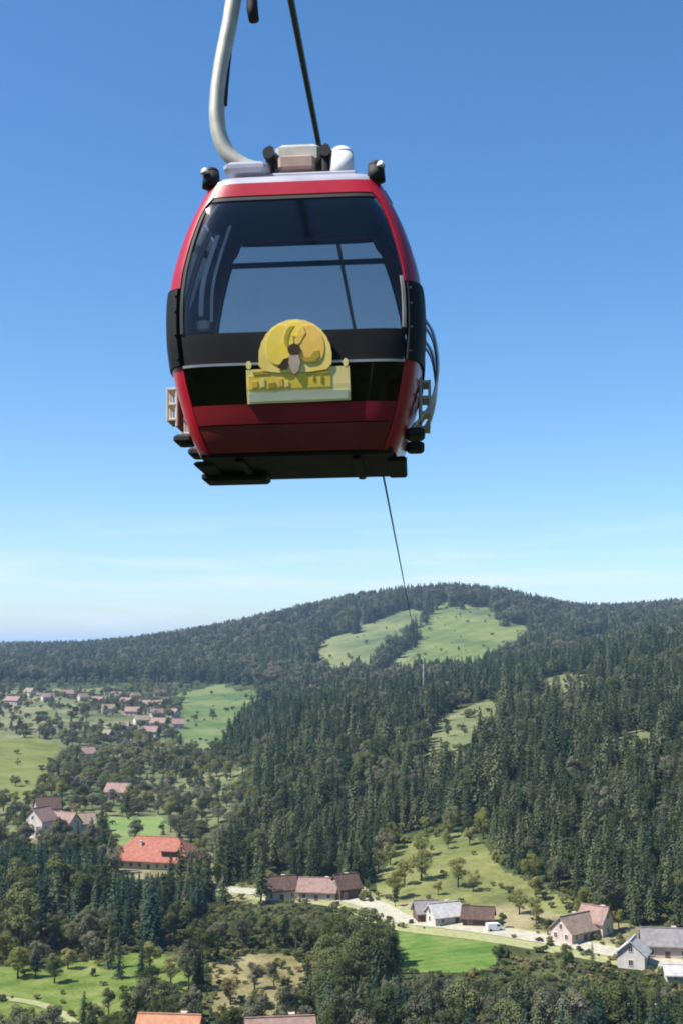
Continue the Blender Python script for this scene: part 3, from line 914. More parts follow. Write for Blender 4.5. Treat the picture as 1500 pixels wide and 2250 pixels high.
SHRUB = [(815, 1900), (860, 1850), (930, 1820), (1010, 1810), (1060, 1830), (1110, 1900), (1190, 1950), (1330, 1990), (1320, 2030), (1200, 2015), (1080, 1990), (960, 1985), (860, 1990), (820, 1950)]
DRY = [(450, 2100), (560, 2085), (690, 2095), (700, 2170), (660, 2235), (470, 2235), (440, 2180)]
LEFTCON = [(-300, 1880), (60, 1880), (250, 1920), (450, 1990), (455, 2085), (250, 2085), (100, 2100), (-300, 2110)]
BR_MID = [(440, 1985), (870, 2010), (880, 2150), (700, 2240), (440, 2150)]
BOTR = [(860, 2130), (1090, 2125), (1560, 2150), (1900, 2400), (800, 2500), (700, 2300)]
TOWN = [(-300, 1500), (400, 1500), (640, 1510), (600, 1560), (480, 1600), (470, 1640), (560, 1690), (560, 1800), (470, 1900), (240, 1870), (-300, 1870)]
inStrip = in_poly(Ppx, Ppy, [(795, 1440), (900, 1345), (940, 1330), (950, 1420), (840, 1520), (800, 1490)])
inS, inD, inL, inM, inB, inT = (in_poly(Ppx, Ppy, p) for p in (SHRUB, DRY, LEFTCON, BR_MID, BOTR, TOWN))
rnd = RNG.random((len(PX), 6))
for i in range(len(PX)):
    x, y, z, r = PX[i], PY[i], PZ[i], PR[i]
    u = rnd[i]
    if PCOV[i] >= 0:
        cov = COVER[PCOV[i]][0]
        dn = density(cov)
        if cov in ('lawn', 'hay_meadow', 'green_meadow', 'village_green', 'hill_meadow', 'slope_meadow', 'clearing'):
            dn *= 2.2 if clump[i] > 0.25 else 0.25
        if u[0] > dn:
            continue
    else:
        cov = None
    if r < 900 and not stand_clear(x, y):
        continue
    if r < 236:
        if Ppx[i] < 860 and u[5] < 0.75:
            continue
        hcap = 11.0
    else:
        hcap = 99.0
    var = int(u[1] * 5)
    wsc = 0.85 + 0.35 * u[2]
    if cov == 'lawn':
        kind, h, reg = ('bush_leaf', 'bush_leaf_light')[int(u[4] * 2)], 2.5 + 2.5 * u[3], 'lawn'
    elif cov == 'forest_edge_grass':
        kind = ('leaf_light', 'bush_leaf_light', 'bush_leaf', 'leaf_light', 'bush_leaf_grey')[int(u[4] * 5)]; h = (5 + 4 * u[3]) * (0.45 if kind.startswith('bush') else 1); reg = 'shrub'
    elif cov == 'dry_grass':
        kind = ('leaf_dry', 'bush_leaf_dry', 'bush_leaf_light', 'leaf_grey')[int(u[4] * 4)]; h = (3.5 + 4 * u[3]) * (0.6 if kind.startswith('bush') else 1); reg = 'dry'
    elif cov in ('village_ground',):
        kind = ('bush_leaf_light', 'bush_leaf', 'leaf', 'leaf_light')[int(u[4] * 4)]
        h = (1.6 + 1.6 * u[3]) if kind.startswith('bush') else 4 + 3 * u[3]
        reg = 'village'
    elif cov == 'village_green':
        kind = ('bush_leaf_grey', 'bush_leaf', 'leaf_grey', 'spruce', 'bush_leaf_light')[int(u[4] * 5)]; h = 4 + 6 * u[3] ** 2; reg = 'far'; wsc *= 1.0 + 0.6 * u[5]
    elif cov in ('hill_meadow', 'slope_meadow', 'clearing', 'green_meadow', 'hay_meadow', 'garden_meadow'):
        kind = ('bush_leaf_grey', 'bush_leaf_light', 'leaf', 'bush_leaf')[int(u[4] * 4)]; h = (5 if kind[0] == 'l' else 2) + 4 * u[3] ** 2; reg = 'far'; wsc *= 1.0 + 0.6 * u[5]
    elif r > 1080 and not inT[i]:
        if u[5] < 0.25:
            continue
        kind = 'spruce' if u[4] < 0.75 else ('leaf', 'leaf_grey')[int(u[3] * 2)]
        h = 17 + 9 * u[3]; wsc *= 1.35; reg = 'far'
        if inStrip[i]: h *= 0.72
    elif inD[i]:
        if u[5] < 0.35: continue
        kind = ('leaf_dry', 'leaf_dry', 'bush_leaf_dry', 'leaf_grey')[int(u[4] * 4)]; h = 4 + 4 * u[3]; reg = 'dry'
        if kind.startswith('bush'): h *= 0.6
    elif inL[i]:
        if Ppy[i] > 2040 and u[4] < 0.5:
            kind, h = ('leaf_grey', 'leaf')[int(u[3] * 2)], 6 + 4 * u[5]
        else:
            if u[5] < 0.2: continue
            kind, h = ('leaf' if u[4] > 0.9 else 'spruce_blue'), 8 + 10 * u[3]
        reg = 'leftcon'
    elif inS[i]:
        if u[5] < 0.3: continue
        kind = ('leaf_light', 'leaf_light', 'leaf', 'bush_leaf_light', 'leaf_grey')[int(u[4] * 5)]; h = 6 + 4.5 * u[3]; reg = 'shrub'
        if kind.startswith('bush'): h *= 0.5
    elif inB[i]:
        if Ppy[i] < 2160:
            kind, h = ('bush_leaf', 'bush_leaf_light', 'leaf', 'bush_leaf_grey')[int(u[4] * 4)], 2.2 + 2.0 * u[3]
            if kind == 'leaf': h += 2.5
        else:
            kind = ('spruce_blue', 'spruce', 'leaf', 'leaf_grey')[int(u[4] * 4)]; h = 8 + 5 * u[3]
        reg = 'bottom'
    elif inM[i]:
        kind = ('leaf', 'leaf', 'leaf_grey', 'spruce', 'leaf')[int(u[4] * 5)]; h = 8 + 6 * u[3]; reg = 'mid'
    elif inT[i]:
        if u[5] < (0.62 if r < 800 else 0.76) - 0.2 * fine[i]: continue
        kind = ('leaf_grey', 'leaf', 'leaf', 'spruce', 'leaf_grey', 'leaf_grey', 'leaf_light')[int(u[4] * 7)]; h = 4.5 + 6 * u[3]; wsc *= 1.25; reg = 'town'
    elif r < 330:
        if u[5] < 0.3: continue
        kind = ('leaf', 'leaf_grey', 'bush_leaf', 'spruce')[int(u[4] * 4)]; h = 5 + 5 * u[3]; reg = 'near'
        if kind.startswith('bush'): h *= 0.5
    else:
        # the wooded spur: mostly spruce with brownish green broadleaf patches
        if u[5] < 0.16 + 0.22 * (clump[i] < -0.55): continue
        p = 0.66 + 0.34 * fine[i]
        kind = 'spruce' if u[4] < p else ('leaf', 'leaf_grey')[int(u[2] * 2)]
        h = ((10 + 12 * u[3]) if kind == 'spruce' else 8 + 7 * u[3]) * (0.92 + 0.16 * clump[i])
        reg = 'spur'
    if kind.startswith('spruce'):
        wsc *= 1.3
        if 330 < r < 480:
            h = min(h, 10 + 7 * u[1])
    h = min(h, hcap)
    pym = {'leftcon': 1902 if 225 < Ppx[i] < 480 else 1836, 'mid': 1984 if Ppx[i] < 740 else 2000, 'dry': 2070, 'near': 2045 if Ppx[i] > 240 else 2090, 'bottom': 2112 if Ppx[i] < 1100 else 2098 + (Ppx[i] - 1100) * 0.1}.get(reg)
    if pym:                         # nearer woods leave the view of the houses and fields behind them open
        h = min(h, CAMZ - z - (pym - HOR) * y / F)
        if h < 2.2:
            continue
        if h < 5 and not kind.startswith('bush'):
            kind = 'bush_' + ('leaf' if kind.startswith('spruce') else kind)
    if kind.startswith('bush'):
        var %= 2
    trees.append((x, y, z, h, kind, var, wsc, u[5] * 6.283 + u[0] * 9, reg))

# trees that can be picked out one by one in the photograph, placed singly
SINGLE = [
 (240, 2128, 10.0, 'spruce', 1.2, 'dark conifer directly behind the lone slender conifer'),
 (312, 2142, 9.0, 'spruce_blue', 1.2, 'dark conifer between the lone slender conifer and the wide pale tree'),
 (436, 2172, 11.0, 'spruce', 1.2, 'dark conifer right behind the tall grey green tree'),
 (78, 2148, 8.0, 'spruce_blue', 1.2, 'dark conifer behind the low round tree on the grass slope'),
 (262, 2150, 11.0, 'spruce_blue', 0.9, 'dark slender conifer standing alone on the grass slope'),
 (415, 2180, 12.0, 'leaf_grey', 0.75, 'tall grey green tree right of the lone conifer on the grass slope'),
 (200, 2110, 7.0, 'leaf_grey', 1.3, 'round pale green tree with a dark shadow at the top of the grass slope'),
 (330, 2135, 7.0, 'leaf_light', 1.3, 'wide pale tree between the lone conifer and the tall grey green tree'),
 (40, 2150, 7.5, 'leaf_light', 1.3, 'pale round tree at the left edge of the grass slope'),
 (120, 2160, 5.5, 'leaf', 1.4, 'low round tree in the middle of the grass slope'),
 (15, 2120, 8.0, 'leaf_light', 1.3, 'pale round tree furthest up the left edge of the grass slope'),
 (85, 2128, 6.5, 'leaf_grey', 1.4, 'grey green round tree at the foot of the dark wood on the left'),
 (150, 2130, 5.0, 'leaf_light', 1.4, 'small yellow green tree below the dark wood on the left'),
 (375, 2165, 6.5, 'leaf_light', 1.3, 'yellow green tree just left of the tall grey green tree'),
 (330, 2195, 5.5, 'leaf', 1.3, 'leafy tree above the orange-roofed house'),
 (210, 2255, 4.5, 'leaf', 1.3, 'small dark tree at the lower edge of the grass slope'),
 (925, 1935, 10.0, 'leaf_light', 1.35, 'large yellow green tree at the foot of the wooded slope'),
 (1005, 1950, 9.0, 'leaf_light', 1.3, 'yellow green tree right of the largest yellow green one'),
 (870, 1975, 8.5, 'leaf_light', 1.25, 'rounded yellow green tree above the road bend'),
 (1140, 2010, 7.0, 'leaf_light', 1.3, 'yellow green tree between the dark barn and the tan-roofed house'),
 (480, 1945, 7.0, 'leaf_light', 1.3, 'pale yellowish tree right of the red-roofed farmhouse'),
 (800, 2110, 13.0, 'leaf', 1.25, 'tall dark green tree left of the bright green field'),
 (735, 2120, 12.0, 'leaf', 1.1, 'tall leafy tree second to the left of the bright green field'),
]
s_nodes = []
for (px, py, h, kind, wsc, lab) in SINGLE:
    p = at(px, py)
    s_nodes.append((p.x, p.y, p.z, h, kind, int(px) % 5, wsc, px * 0.1, lab))
trees = [t for t in trees if all((t[0] - s[0]) ** 2 + (t[1] - s[1]) ** 2 > (0.28 * s[3] * s[6] + 1.5) ** 2 for s in s_nodes)]

def put_tree(t, name, label, cat, group):
    x, y, z, h, kind, var, wsc, rot = t[:8]
    pr = PROTO[kind, var]
    root = empty(name, (x, y, z), rot)
    root.scale = (h * wsc, h * wsc, h)
    tag(root, label, cat, group)
    link_mesh('trunk', pr['trunk'], root); link_mesh('crown', pr['crown'], root)
    return root

for s in s_nodes:
    nm = 'conifer' if s[4].startswith('spruce') else 'broadleaf_tree'
    put_tree(s, nm, s[8], 'tree', 'trees on the valley floor')

REGTXT = {
 'leftcon': ('dense dark wood below the pale houses', 'dark wood below the pale houses'),
 'lawn': ('grass slope at the bottom left', 'grass slope'),
 'village': ('ground between the valley houses', 'valley houses'),
 'dry': ('dry thicket above the pink roof', 'dry thicket'),
 'shrub': ('sunny edge at the foot of the wooded slope', 'sunny forest edge'),
 'bottom': ('strip of wood below the valley road', 'wood below the valley road'),
 'mid': ('leafy wood left of the bright green field', 'leafy wood left of the field'),
 'town': ('mixed trees above the red-roofed farmhouse', 'mixed trees above the farmhouse'),
 'near': ('loose trees near the bottom houses', 'loose trees near the bottom houses'),
 'spur': ('wooded slope right of the valley', 'wooded slope'),
 'far': ('meadows around the far village', 'far meadows')}
LOOK = {'spruce': 'dark green conifer', 'spruce_blue': 'bluish dark conifer', 'leaf': 'mid green leafy tree', 'leaf_light': 'yellow green leafy tree',
        'leaf_grey': 'grey green leafy tree', 'leaf_dry': 'brownish yellow leafy tree', 'bush_leaf': 'mid green round bush', 'bush_leaf_light': 'yellow green round bush',
        'bush_leaf_grey': 'grey green round bush', 'bush_leaf_dry': 'brownish yellow round bush'}
def cls(k):
    return 'conifer' if k.startswith('spruce') else ('bush' if k.startswith('bush') else 'broadleaf_tree')

REGBOX = {}
for t in trees:
    q = project(t[0], t[1], t[2]); REGBOX.setdefault(t[8], []).append((min(1500, max(0, q[0])), math.hypot(t[0], t[1])))
REGBOX = {k: (np.quantile([a for a, b in v], [0.25, 0.5, 0.75]), np.quantile([b for a, b in v if b < 480] or [0], [0.33, 0.66])) for k, v in REGBOX.items()}
LAND = {'spur': [(560, 'red-roofed farmhouse'), (720, 'forest edge houses'), (880, 'road bend'), (1010, 'pale-roofed house'), (1150, 'dark timber barn'), (1300, 'tan-roofed house'), (1420, 'whitish gabled house'), (9999, 'slate-roofed house')],
        'leftcon': [(60, 'left edge meadow'), (215, 'pale house cluster'), (340, "farmhouse's left half"), (9999, "farmhouse's right half")]}
def tree_label(t):
    q = project(t[0], t[1], t[2])[0]; r = math.hypot(t[0], t[1])
    row = ('front', 'middle', 'back')[int(np.searchsorted(REGBOX[t[8]][1], r))]
    if t[8] in LAND:
        near_to = next(w for lim, w in LAND[t[8]] if q < lim)
        return '%s at the %s of the wood %s the %s' % (LOOK[t[4]], row, 'above' if t[8] == 'spur' else 'below', near_to)
    return '%s at %s of the %s' % (LOOK[t[4]], place(t), REGTXT[t[8]][1])
def place(t):
    q = project(t[0], t[1], t[2])[0]; r = math.hypot(t[0], t[1])
    qx, qr = REGBOX[t[8]]
    return ('front ', 'middle ', 'back ')[int(np.searchsorted(qr, r))] + ('left end', 'left half', 'right half', 'right end')[int(np.searchsorted(qx, q))]

in_frame = []
for t in trees:
    a, b_ = project(t[0], t[1], t[2] + t[3]); c, d_ = project(t[0], t[1], t[2] + 0.5 * t[3])
    in_frame.append(-10 < a < 1510 and d_ < 2255 and b_ > 0)
order = sorted(range(len(trees)), key=lambda i: math.hypot(trees[i][0], trees[i][1]))
LIMIT = {'conifer': 280, 'broadleaf_tree': 280, 'bush': 200}
count = {k: 0 for k in LIMIT}
single = set()
for i in order:
    k = cls(trees[i][4])
    if in_frame[i] and count[k] < LIMIT[k] and trees[i][8] != 'far':
        count[k] += 1
        single.add(i)
for i in sorted(single):
    t = trees[i]
    put_tree(t, cls(t[4]), tree_label(t), 'bush' if cls(t[4]) == 'bush' else 'tree', '%ss of the %s' % (LOOK[t[4]], REGTXT[t[8]][1]))

# the rest reads as one mass of wood: points that carry joined trees
KINDS = sorted(set(PROTO.keys()))
PCOLL = bpy.data.collections.new('wood_members')      # not linked to the scene
NAMES = []
for k, key in enumerate(KINDS):
    o = bpy.data.objects.new('member_%03d' % k, PROTO[key]['joined'])
    PCOLL.objects.link(o)
def wood(name, rows, label):
    me = bpy.data.meshes.new(name)
    co = np.array([[t[0], t[1], t[2]] for t in rows], np.float32)
    me.vertices.add(len(rows)); me.vertices.foreach_set('co', co.ravel())
    a = me.attributes.new('member', 'INT', 'POINT'); a.data.foreach_set('value', np.array([KINDS.index((t[4], t[5])) for t in rows], np.int32))
    a = me.attributes.new('turn', 'FLOAT_VECTOR', 'POINT'); a.data.foreach_set('vector', np.array([[0, 0, t[7]] for t in rows], np.float32).ravel())
    a = me.attributes.new('size', 'FLOAT_VECTOR', 'POINT'); a.data.foreach_set('vector', np.array([[t[3] * t[6], t[3] * t[6], t[3]] for t in rows], np.float32).ravel())
    me.update()
    o = link_mesh(name, me)
    tag(o, label, None, kind='stuff')
    ng = bpy.data.node_groups.new(name, 'GeometryNodeTree')
    ng.interface.new_socket('Geometry', in_out='INPUT', socket_type='NodeSocketGeometry')
    ng.interface.new_socket('Geometry', in_out='OUTPUT', socket_type='NodeSocketGeometry')
    N, Lk = ng.nodes, ng.links
    gi = N.new('NodeGroupInput'); go = N.new('NodeGroupOutput')
    ci = N.new('GeometryNodeCollectionInfo'); ci.inputs['Collection'].default_value = PCOLL
    ci.inputs['Separate Children'].default_value = True; ci.inputs['Reset Children'].default_value = True
    ip = N.new('GeometryNodeInstanceOnPoints'); ip.inputs['Pick Instance'].default_value = True
    def attr(nm, ty):
        q = N.new('GeometryNodeInputNamedAttribute'); q.data_type = ty; q.inputs['Name'].default_value = nm
        return [s for s in q.outputs if s.enabled and s.name == 'Attribute'][0]
    Lk.new(gi.outputs[0], ip.inputs['Points']); Lk.new(ci.outputs[0], ip.inputs['Instance'])
    Lk.new(attr('member', 'INT'), ip.inputs['Instance Index'])
    e2r = N.new('FunctionNodeEulerToRotation'); Lk.new(attr('turn', 'FLOAT_VECTOR'), e2r.inputs[0])
    Lk.new(e2r.outputs[0], ip.inputs['Rotation']); Lk.new(attr('size', 'FLOAT_VECTOR'), ip.inputs['Scale'])
    Lk.new(ip.outputs[0], go.inputs[0])
    md = o.modifiers.new('trees', 'NODES'); md.node_group = ng
    return o
# low scrub covers the floor of the nearer woods
scrub = []
for r0 in np.arange(236, 372, 2.3):
    n_ = int(math.radians(37) * r0 / 2.3)
    az = np.radians(-18.5) + (np.arange(n_) + RNG.uniform(-0.45, 0.45, n_)) * math.radians(37) / n_
    rr = r0 + RNG.uniform(-1.1, 1.1, n_)
    X, Y = rr * np.sin(az), rr * np.cos(az); Z = terrain(X, Y); C = cover_at(X, Y, Z); q = RNG.random((n_, 4))
    ppx, ppy = project(X, Y, Z)
    for i in range(n_):
        if C[i] >= 0 and not (COVER[C[i]][0] in ('village_ground', 'lawn', 'dry_grass') and q[i, 3] < (0.3 if COVER[C[i]][0] == 'dry_grass' else 0.05)): continue
        if 860 < ppx[i] < 1560 and 2010 < ppy[i] < 2098 + (ppx[i] - 1100) * 0.1 and q[i, 3] > 0.25: continue
        if not all((X[i] - hx) ** 2 + (Y[i] - hy) ** 2 > (hr * 0.75) ** 2 for hx, hy, hr in HOUSE_SPOTS): continue
        scrub.append((X[i], Y[i], Z[i], 0.9 + 1.7 * q[i, 0], ('bush_leaf', 'bush_leaf', 'bush_leaf_grey', 'bush_leaf_light', 'bush_leaf_dry')[int(q[i, 1] * 5)], int(q[i, 2] * 2), 1.3, q[i, 0] * 40, 'x'))
# forest on the mountain side right below the viewer
below = []
for r0 in np.arange(22, 192, 4.6):
    n_ = int(math.radians(200) * r0 / 4.6)
    az = np.radians(-100) + (np.arange(n_) + RNG.uniform(-0.45, 0.45, n_)) * math.radians(200) / n_
    X, Y = r0 * np.sin(az), r0 * np.cos(az); Z = terrain(X, Y); q = RNG.random((n_, 4))
    for i in range(n_):
        below.append((X[i], Y[i], Z[i], 8 + 4 * q[i, 0], 'spruce', int(q[i, 1] * 5), 1.2, q[i, 2] * 6.28, 'x'))
rest = [trees[i] for i in range(len(trees)) if i not in single]
wood('slope_forest', [t for t in rest if t[8] in ('spur', 'shrub')], 'dense dark green forest covering the slope right of the valley')
wood('valley_woods', [t for t in rest if t[8] not in ('spur', 'shrub', 'far')], 'mixed woods between the farmhouse and the far village')
wood('scrub', scrub, 'low green and dry scrub on the floor of the nearer woods')
wood('mountain_forest', below, 'dark forest on the mountain side right below the gondola')
wood('hill_forest', [t for t in rest if t[8] == 'far'], 'bluish dark forest covering the far hills below the skyline')
print('TREES', len(trees), 'single', count)

# ------------------------------------------------------------------ gondola
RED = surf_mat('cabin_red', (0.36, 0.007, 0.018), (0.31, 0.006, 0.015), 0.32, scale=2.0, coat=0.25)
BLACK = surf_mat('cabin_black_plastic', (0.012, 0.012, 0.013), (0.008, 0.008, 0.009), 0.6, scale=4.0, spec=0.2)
REDSHADE = surf_mat('cabin_red_shaded', (0.22, 0.007, 0.015), (0.17, 0.006, 0.012), 0.4, scale=2.0, spec=0.3)  # cabin red darkened: shade on the lower panel put into the colour
REDLOWSHADE = surf_mat('cabin_red_low_shaded', (0.17, 0.022, 0.018), (0.13, 0.016, 0.014), 0.4, scale=3.0, spec=0.3)  # darker, browner cabin red: shade under the curved sill painted into it
RUB = surf_mat('cabin_rubber', (0.012, 0.012, 0.014), None, 0.7, scale=9.0)
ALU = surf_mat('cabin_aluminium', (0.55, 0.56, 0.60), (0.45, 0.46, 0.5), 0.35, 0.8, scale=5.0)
GALV = surf_mat('hanger_galvanised', (0.52, 0.50, 0.42), (0.40, 0.38, 0.33), 0.5, 0.35, scale=7.0)
ROOFG = surf_mat('cabin_roof_grey', (0.42, 0.42, 0.48), (0.34, 0.34, 0.40), 0.4, 0.2, scale=3.0)
WHITEP = surf_mat('cabin_white_plastic', (0.78, 0.78, 0.80), None, 0.35)
INNER = surf_mat('cabin_inner_dark', (0.035, 0.036, 0.04), (0.025, 0.026, 0.03), 0.6, scale=5.0)
SEATM = surf_mat('cabin_seat', (0.022, 0.022, 0.026), None, 0.7, scale=8.0, bump=0.2)
GL_CLEAR = glass_mat('cabin_glass_clear', (0.82, 0.79, 0.77), 0.95, 0.05)
RACKM = surf_mat('cabin_rack_beige', (0.50, 0.46, 0.38), (0.42, 0.38, 0.32), 0.5, scale=6.0)
GL_SIDE = glass_mat('cabin_glass_side', (0.30, 0.33, 0.36), 1.0)
GL_DARK = glass_mat('cabin_glass_dark', (0.05, 0.05, 0.055), 0.8)

def curve_pts(P, n=10):
    P = [Vector(p) for p in P]; out = []
    for i in range(len(P) - 1):
        p0, p1, p2, p3 = P[max(i - 1, 0)], P[i], P[i + 1], P[min(i + 2, len(P) - 1)]
        for k in range(n):
            t = k / n
            out.append(0.5 * ((2 * p1) + (p2 - p0) * t + (2 * p0 - 5 * p1 + 4 * p2 - p3) * t * t + (3 * p1 - p0 - 3 * p2 + p3) * t ** 3))
    out.append(P[-1]); return out

FLOOR_Z = CAMZ + 1.625
CAB_Y = 9.86
gx = at_depth(668, 700, CAB_Y).x
cabin = empty('gondola_cabin', (gx, CAB_Y, FLOOR_Z))
cabin.scale = (1, 1, 1.025)
cabin.rotation_euler = (0, R(-1.0), R(-3.4))
tag(cabin, 'red gondola cabin with dark windows and a yellow sign hanging from the cable', 'gondola')

HW = [(-0.12, 0.79), (-0.06, 0.82), (0.0, 0.85), (0.06, 0.88), (0.14, 0.91), (0.26, 0.945), (0.42, 0.99), (0.57, 1.022), (0.76, 1.045), (0.94, 1.05), (1.1, 1.045), (1.3, 1.015), (1.5, 0.96), (1.66, 0.905), (1.80, 0.845), (1.90, 0.795), (2.02, 0.735)]
HL = [(-0.12, 0.80), (-0.06, 0.84), (0.0, 0.87), (0.06, 0.89), (0.14, 0.91), (0.26, 0.93), (0.42, 0.965), (0.57, 0.985), (0.76, 1.0), (0.94, 1.0), (1.1, 0.995), (1.3, 0.975), (1.5, 0.94), (1.66, 0.90), (1.80, 0.86), (1.90, 0.825), (2.02, 0.78)]
def _smooth_tab(tab):
    z = np.linspace(-0.12, 2.02, 429)
    v = np.interp(z, *zip(*tab))
    w = np.ones(13) / 13
    for _ in range(2):
        v = np.convolve(np.pad(v, 6, mode='reflect', reflect_type='odd'), w, 'valid')
    return z, v
_HWz, _HWv = _smooth_tab(HW); _, _HLv = _smooth_tab(HL)
hw = lambda z: 0.965 * float(np.interp(z, _HWz, _HWv))
hl = lambda z: 0.86 * float(np.interp(z, _HWz, _HLv))
NE = 7.5
DIAG = 0.5 ** (1 / NE)
def unit_front(a):          # unit superellipse, front face (-y)
    return (a, -(max(0.0, 1 - abs(a) ** NE)) ** (1 / NE))
def unit_side(b, s):
    return (s * (max(0.0, 1 - abs(b) ** NE)) ** (1 / NE), b)
def shell(u, z, off=0.0):
    """point of the cabin skin for a unit outline point at height z, pushed out by off"""
    x, y = u[0] * hw(z), u[1] * hl(z)
    nx, ny = abs(u[0]) ** (NE - 1) * math.copysign(1, u[0]) / hw(z), abs(u[1]) ** (NE - 1) * math.copysign(1, u[1]) / hl(z)
    dz = 0.02
    slope = -((hw(z + dz) - hw(z - dz)) * abs(u[0]) ** (NE - 1) + (hl(z + dz) - hl(z - dz)) * abs(u[1]) ** (NE - 1)) / (2 * dz)
    n = Vector((nx, ny, 0))
    n.normalize()
    n.z = max(-1.5, min(1.5, slope))
    n.normalize()
    return Vector((x, y, z)) + n * off

def front_line(a0, a1, n=24, sy=1):
    return [(p[0], p[1] * sy) for p in (unit_front(a0 + (a1 - a0) * i / n) for i in range(n + 1))]
def corner_line(a0, b1, s, sy=1, n=10):
    """from the end face at |a| = a0 round the corner to the side at |b| = b1"""
    P = []
    for i in range(n + 1):
        a = a0 + (DIAG - a0) * i / n
        x, y = unit_front(a); P.append((s * x, y * sy))
    for i in range(1, n + 1):
        b = DIAG + (b1 - DIAG) * i / n
        x, y = unit_side(-b, s); P.append((x, y * sy))
    return P
def side_line(b0, b1, s, n=20):
    return [unit_side(b0 + (b1 - b0) * i / n, s) for i in range(n + 1)]

def skin(name, line, zs, mat, parent, off=0.0, thick=0.03):
    """solid piece of the cabin skin between heights zs over the outline points of line; line may be a function of z"""
    rows = []
    for z in zs:
        ln = line(z) if callable(line) else line
        rows.append(([shell(u, z, off) for u in ln], [shell(u, z, off - thick) for u in ln]))
    m = len(rows[0][0]); k = len(rows)
    V = [p for o, i in rows for p in o] + [p for o, i in rows for p in i]
    O = lambda r, c: r * m + c
    I = lambda r, c: k * m + r * m + c
    Fs = []
    for r in range(k - 1):
        for c in range(m - 1):
            Fs.append((O(r, c), O(r, c + 1), O(r + 1, c + 1), O(r + 1, c)))
            Fs.append((I(r + 1, c), I(r + 1, c + 1), I(r, c + 1), I(r, c)))
        for c in (0, m - 1):
            q = (O(r, c), O(r + 1, c), I(r + 1, c), I(r, c)); Fs.append(q if c == 0 else q[::-1])
    for c in range(m - 1):
        Fs.append((I(0, c), I(0, c + 1), O(0, c + 1), O(0, c)))
        Fs.append((O(k - 1, c), O(k - 1, c + 1), I(k - 1, c + 1), I(k - 1, c)))
    me = bpy.data.meshes.new(name)
    me.from_pydata([tuple(v) for v in V], [], Fs)
    # outward normals
    f0 = me.polygons[((k // 2) * (m - 1) + m // 2) * 2 if False else 0]
    cen = f0.center; nn = f0.normal
    if nn.x * cen.x + nn.y * cen.y < 0:
        me.flip_normals()
    sm = [False] * len(me.polygons)
    for i in range((k - 1)):
        pass
    me.polygons.foreach_set('use_smooth', [True] * len(me.polygons))
    me.update()
    o = link_mesh(name, me, parent, mat)
    md = o.modifiers.new('edges', 'EDGE_SPLIT'); md.split_angle = math.radians(40)
    return o

def zr(a, b, n):
    return [a + (b - a) * i / n for i in range(n + 1)]

A_WIN = 0.868
def a_win(z):               # the window narrows a little with height and its corners are rounded
    t = max(0.0, (z - 1.74) / 0.16)
    return A_WIN - 0.05 * min(1, t) ** 3
ZW0, ZW1 = 0.79, 1.90       # clear window
ZD0, ZD1 = 0.55, 0.79       # black band
ZL0, ZL1 = 0.25, 0.545      # lower dark pane
for sy, nm in ((1, 'front'), (-1, 'rear')):
    # sy = 1: end facing the viewer
    zt = ZW1 if sy == 1 else 1.995         # the rear pane reaches up to the roof
    skin('window', lambda z: front_line(-a_win(z) + 0.004, a_win(z) - 0.004, 28, sy), zr(ZW0 + 0.004, zt, 26), GL_CLEAR, cabin, -0.012, 0.008)
    skin('window_gasket', lambda z: front_line(-a_win(z) + 0.004, a_win(z) - 0.004, 28, sy), zr(zt - 0.03, zt + 0.005, 3), RUB, cabin, -0.006, 0.02)
    skin('seat_back_panel', front_line(-A_WIN + 0.004, A_WIN - 0.004, 24, sy), zr(ZD0 + 0.003, ZD1, 6), BLACK, cabin, -0.012, 0.02)
    skin('lower_pane', front_line(-A_WIN + 0.004, A_WIN - 0.004, 24, sy), zr(ZL0 + 0.003, ZL1, 8), GL_DARK, cabin, -0.012, 0.008)
    skin('pane_trim', front_line(-A_WIN + 0.004, A_WIN - 0.004, 24, sy), zr(0.538, 0.556, 2), ALU, cabin, 0.006, 0.03)
    skin('lower_panel', front_line(-A_WIN + 0.004, A_WIN - 0.004, 24, sy), zr(0.105, ZL0, 6), REDSHADE, cabin, 0.0, 0.03)
    skin('sill_panel', front_line(-A_WIN + 0.004, A_WIN - 0.004, 24, sy), zr(-0.10, 0.098, 8), REDLOWSHADE, cabin, -0.008, 0.03)
    skin('header', lambda z: front_line(-a_win(z), a_win(z), 24, sy), zr(zt + 0.005, 2.02, 6), RED, cabin, 0.0, 0.035)
    for s in (-1, 1):
        skin('corner_post', lambda z: corner_line(a_win(z) + 0.002, 0.52, s, sy), zr(1.16, 2.02, 26), RED, cabin, 0.004, 0.035)
        skin('bumper', lambda z: corner_line(A_WIN + 0.012, 0.50, s, sy), zr(0.56, 1.157, 14), BLACK, cabin, 0.018, 0.05)
        skin('lower_corner', lambda z: corner_line(A_WIN + 0.002, 0.52, s, sy), zr(-0.10, 0.557, 16), RED, cabin, 0.0, 0.035)
        # slim bright strip between glass and post
        skin('glass_edge', lambda z: (lambda a: [(s * p[0], p[1] * sy) for p in (unit_front(a - 0.03), unit_front(a - 0.006))])(a_win(z)), zr(0.80, 1.20, 10) if (s == 1 and sy == 1) else zr(0.80, 1.80, 20), GALV if (s == 1 and sy == 1) else RUB, cabin, -0.002, 0.012)
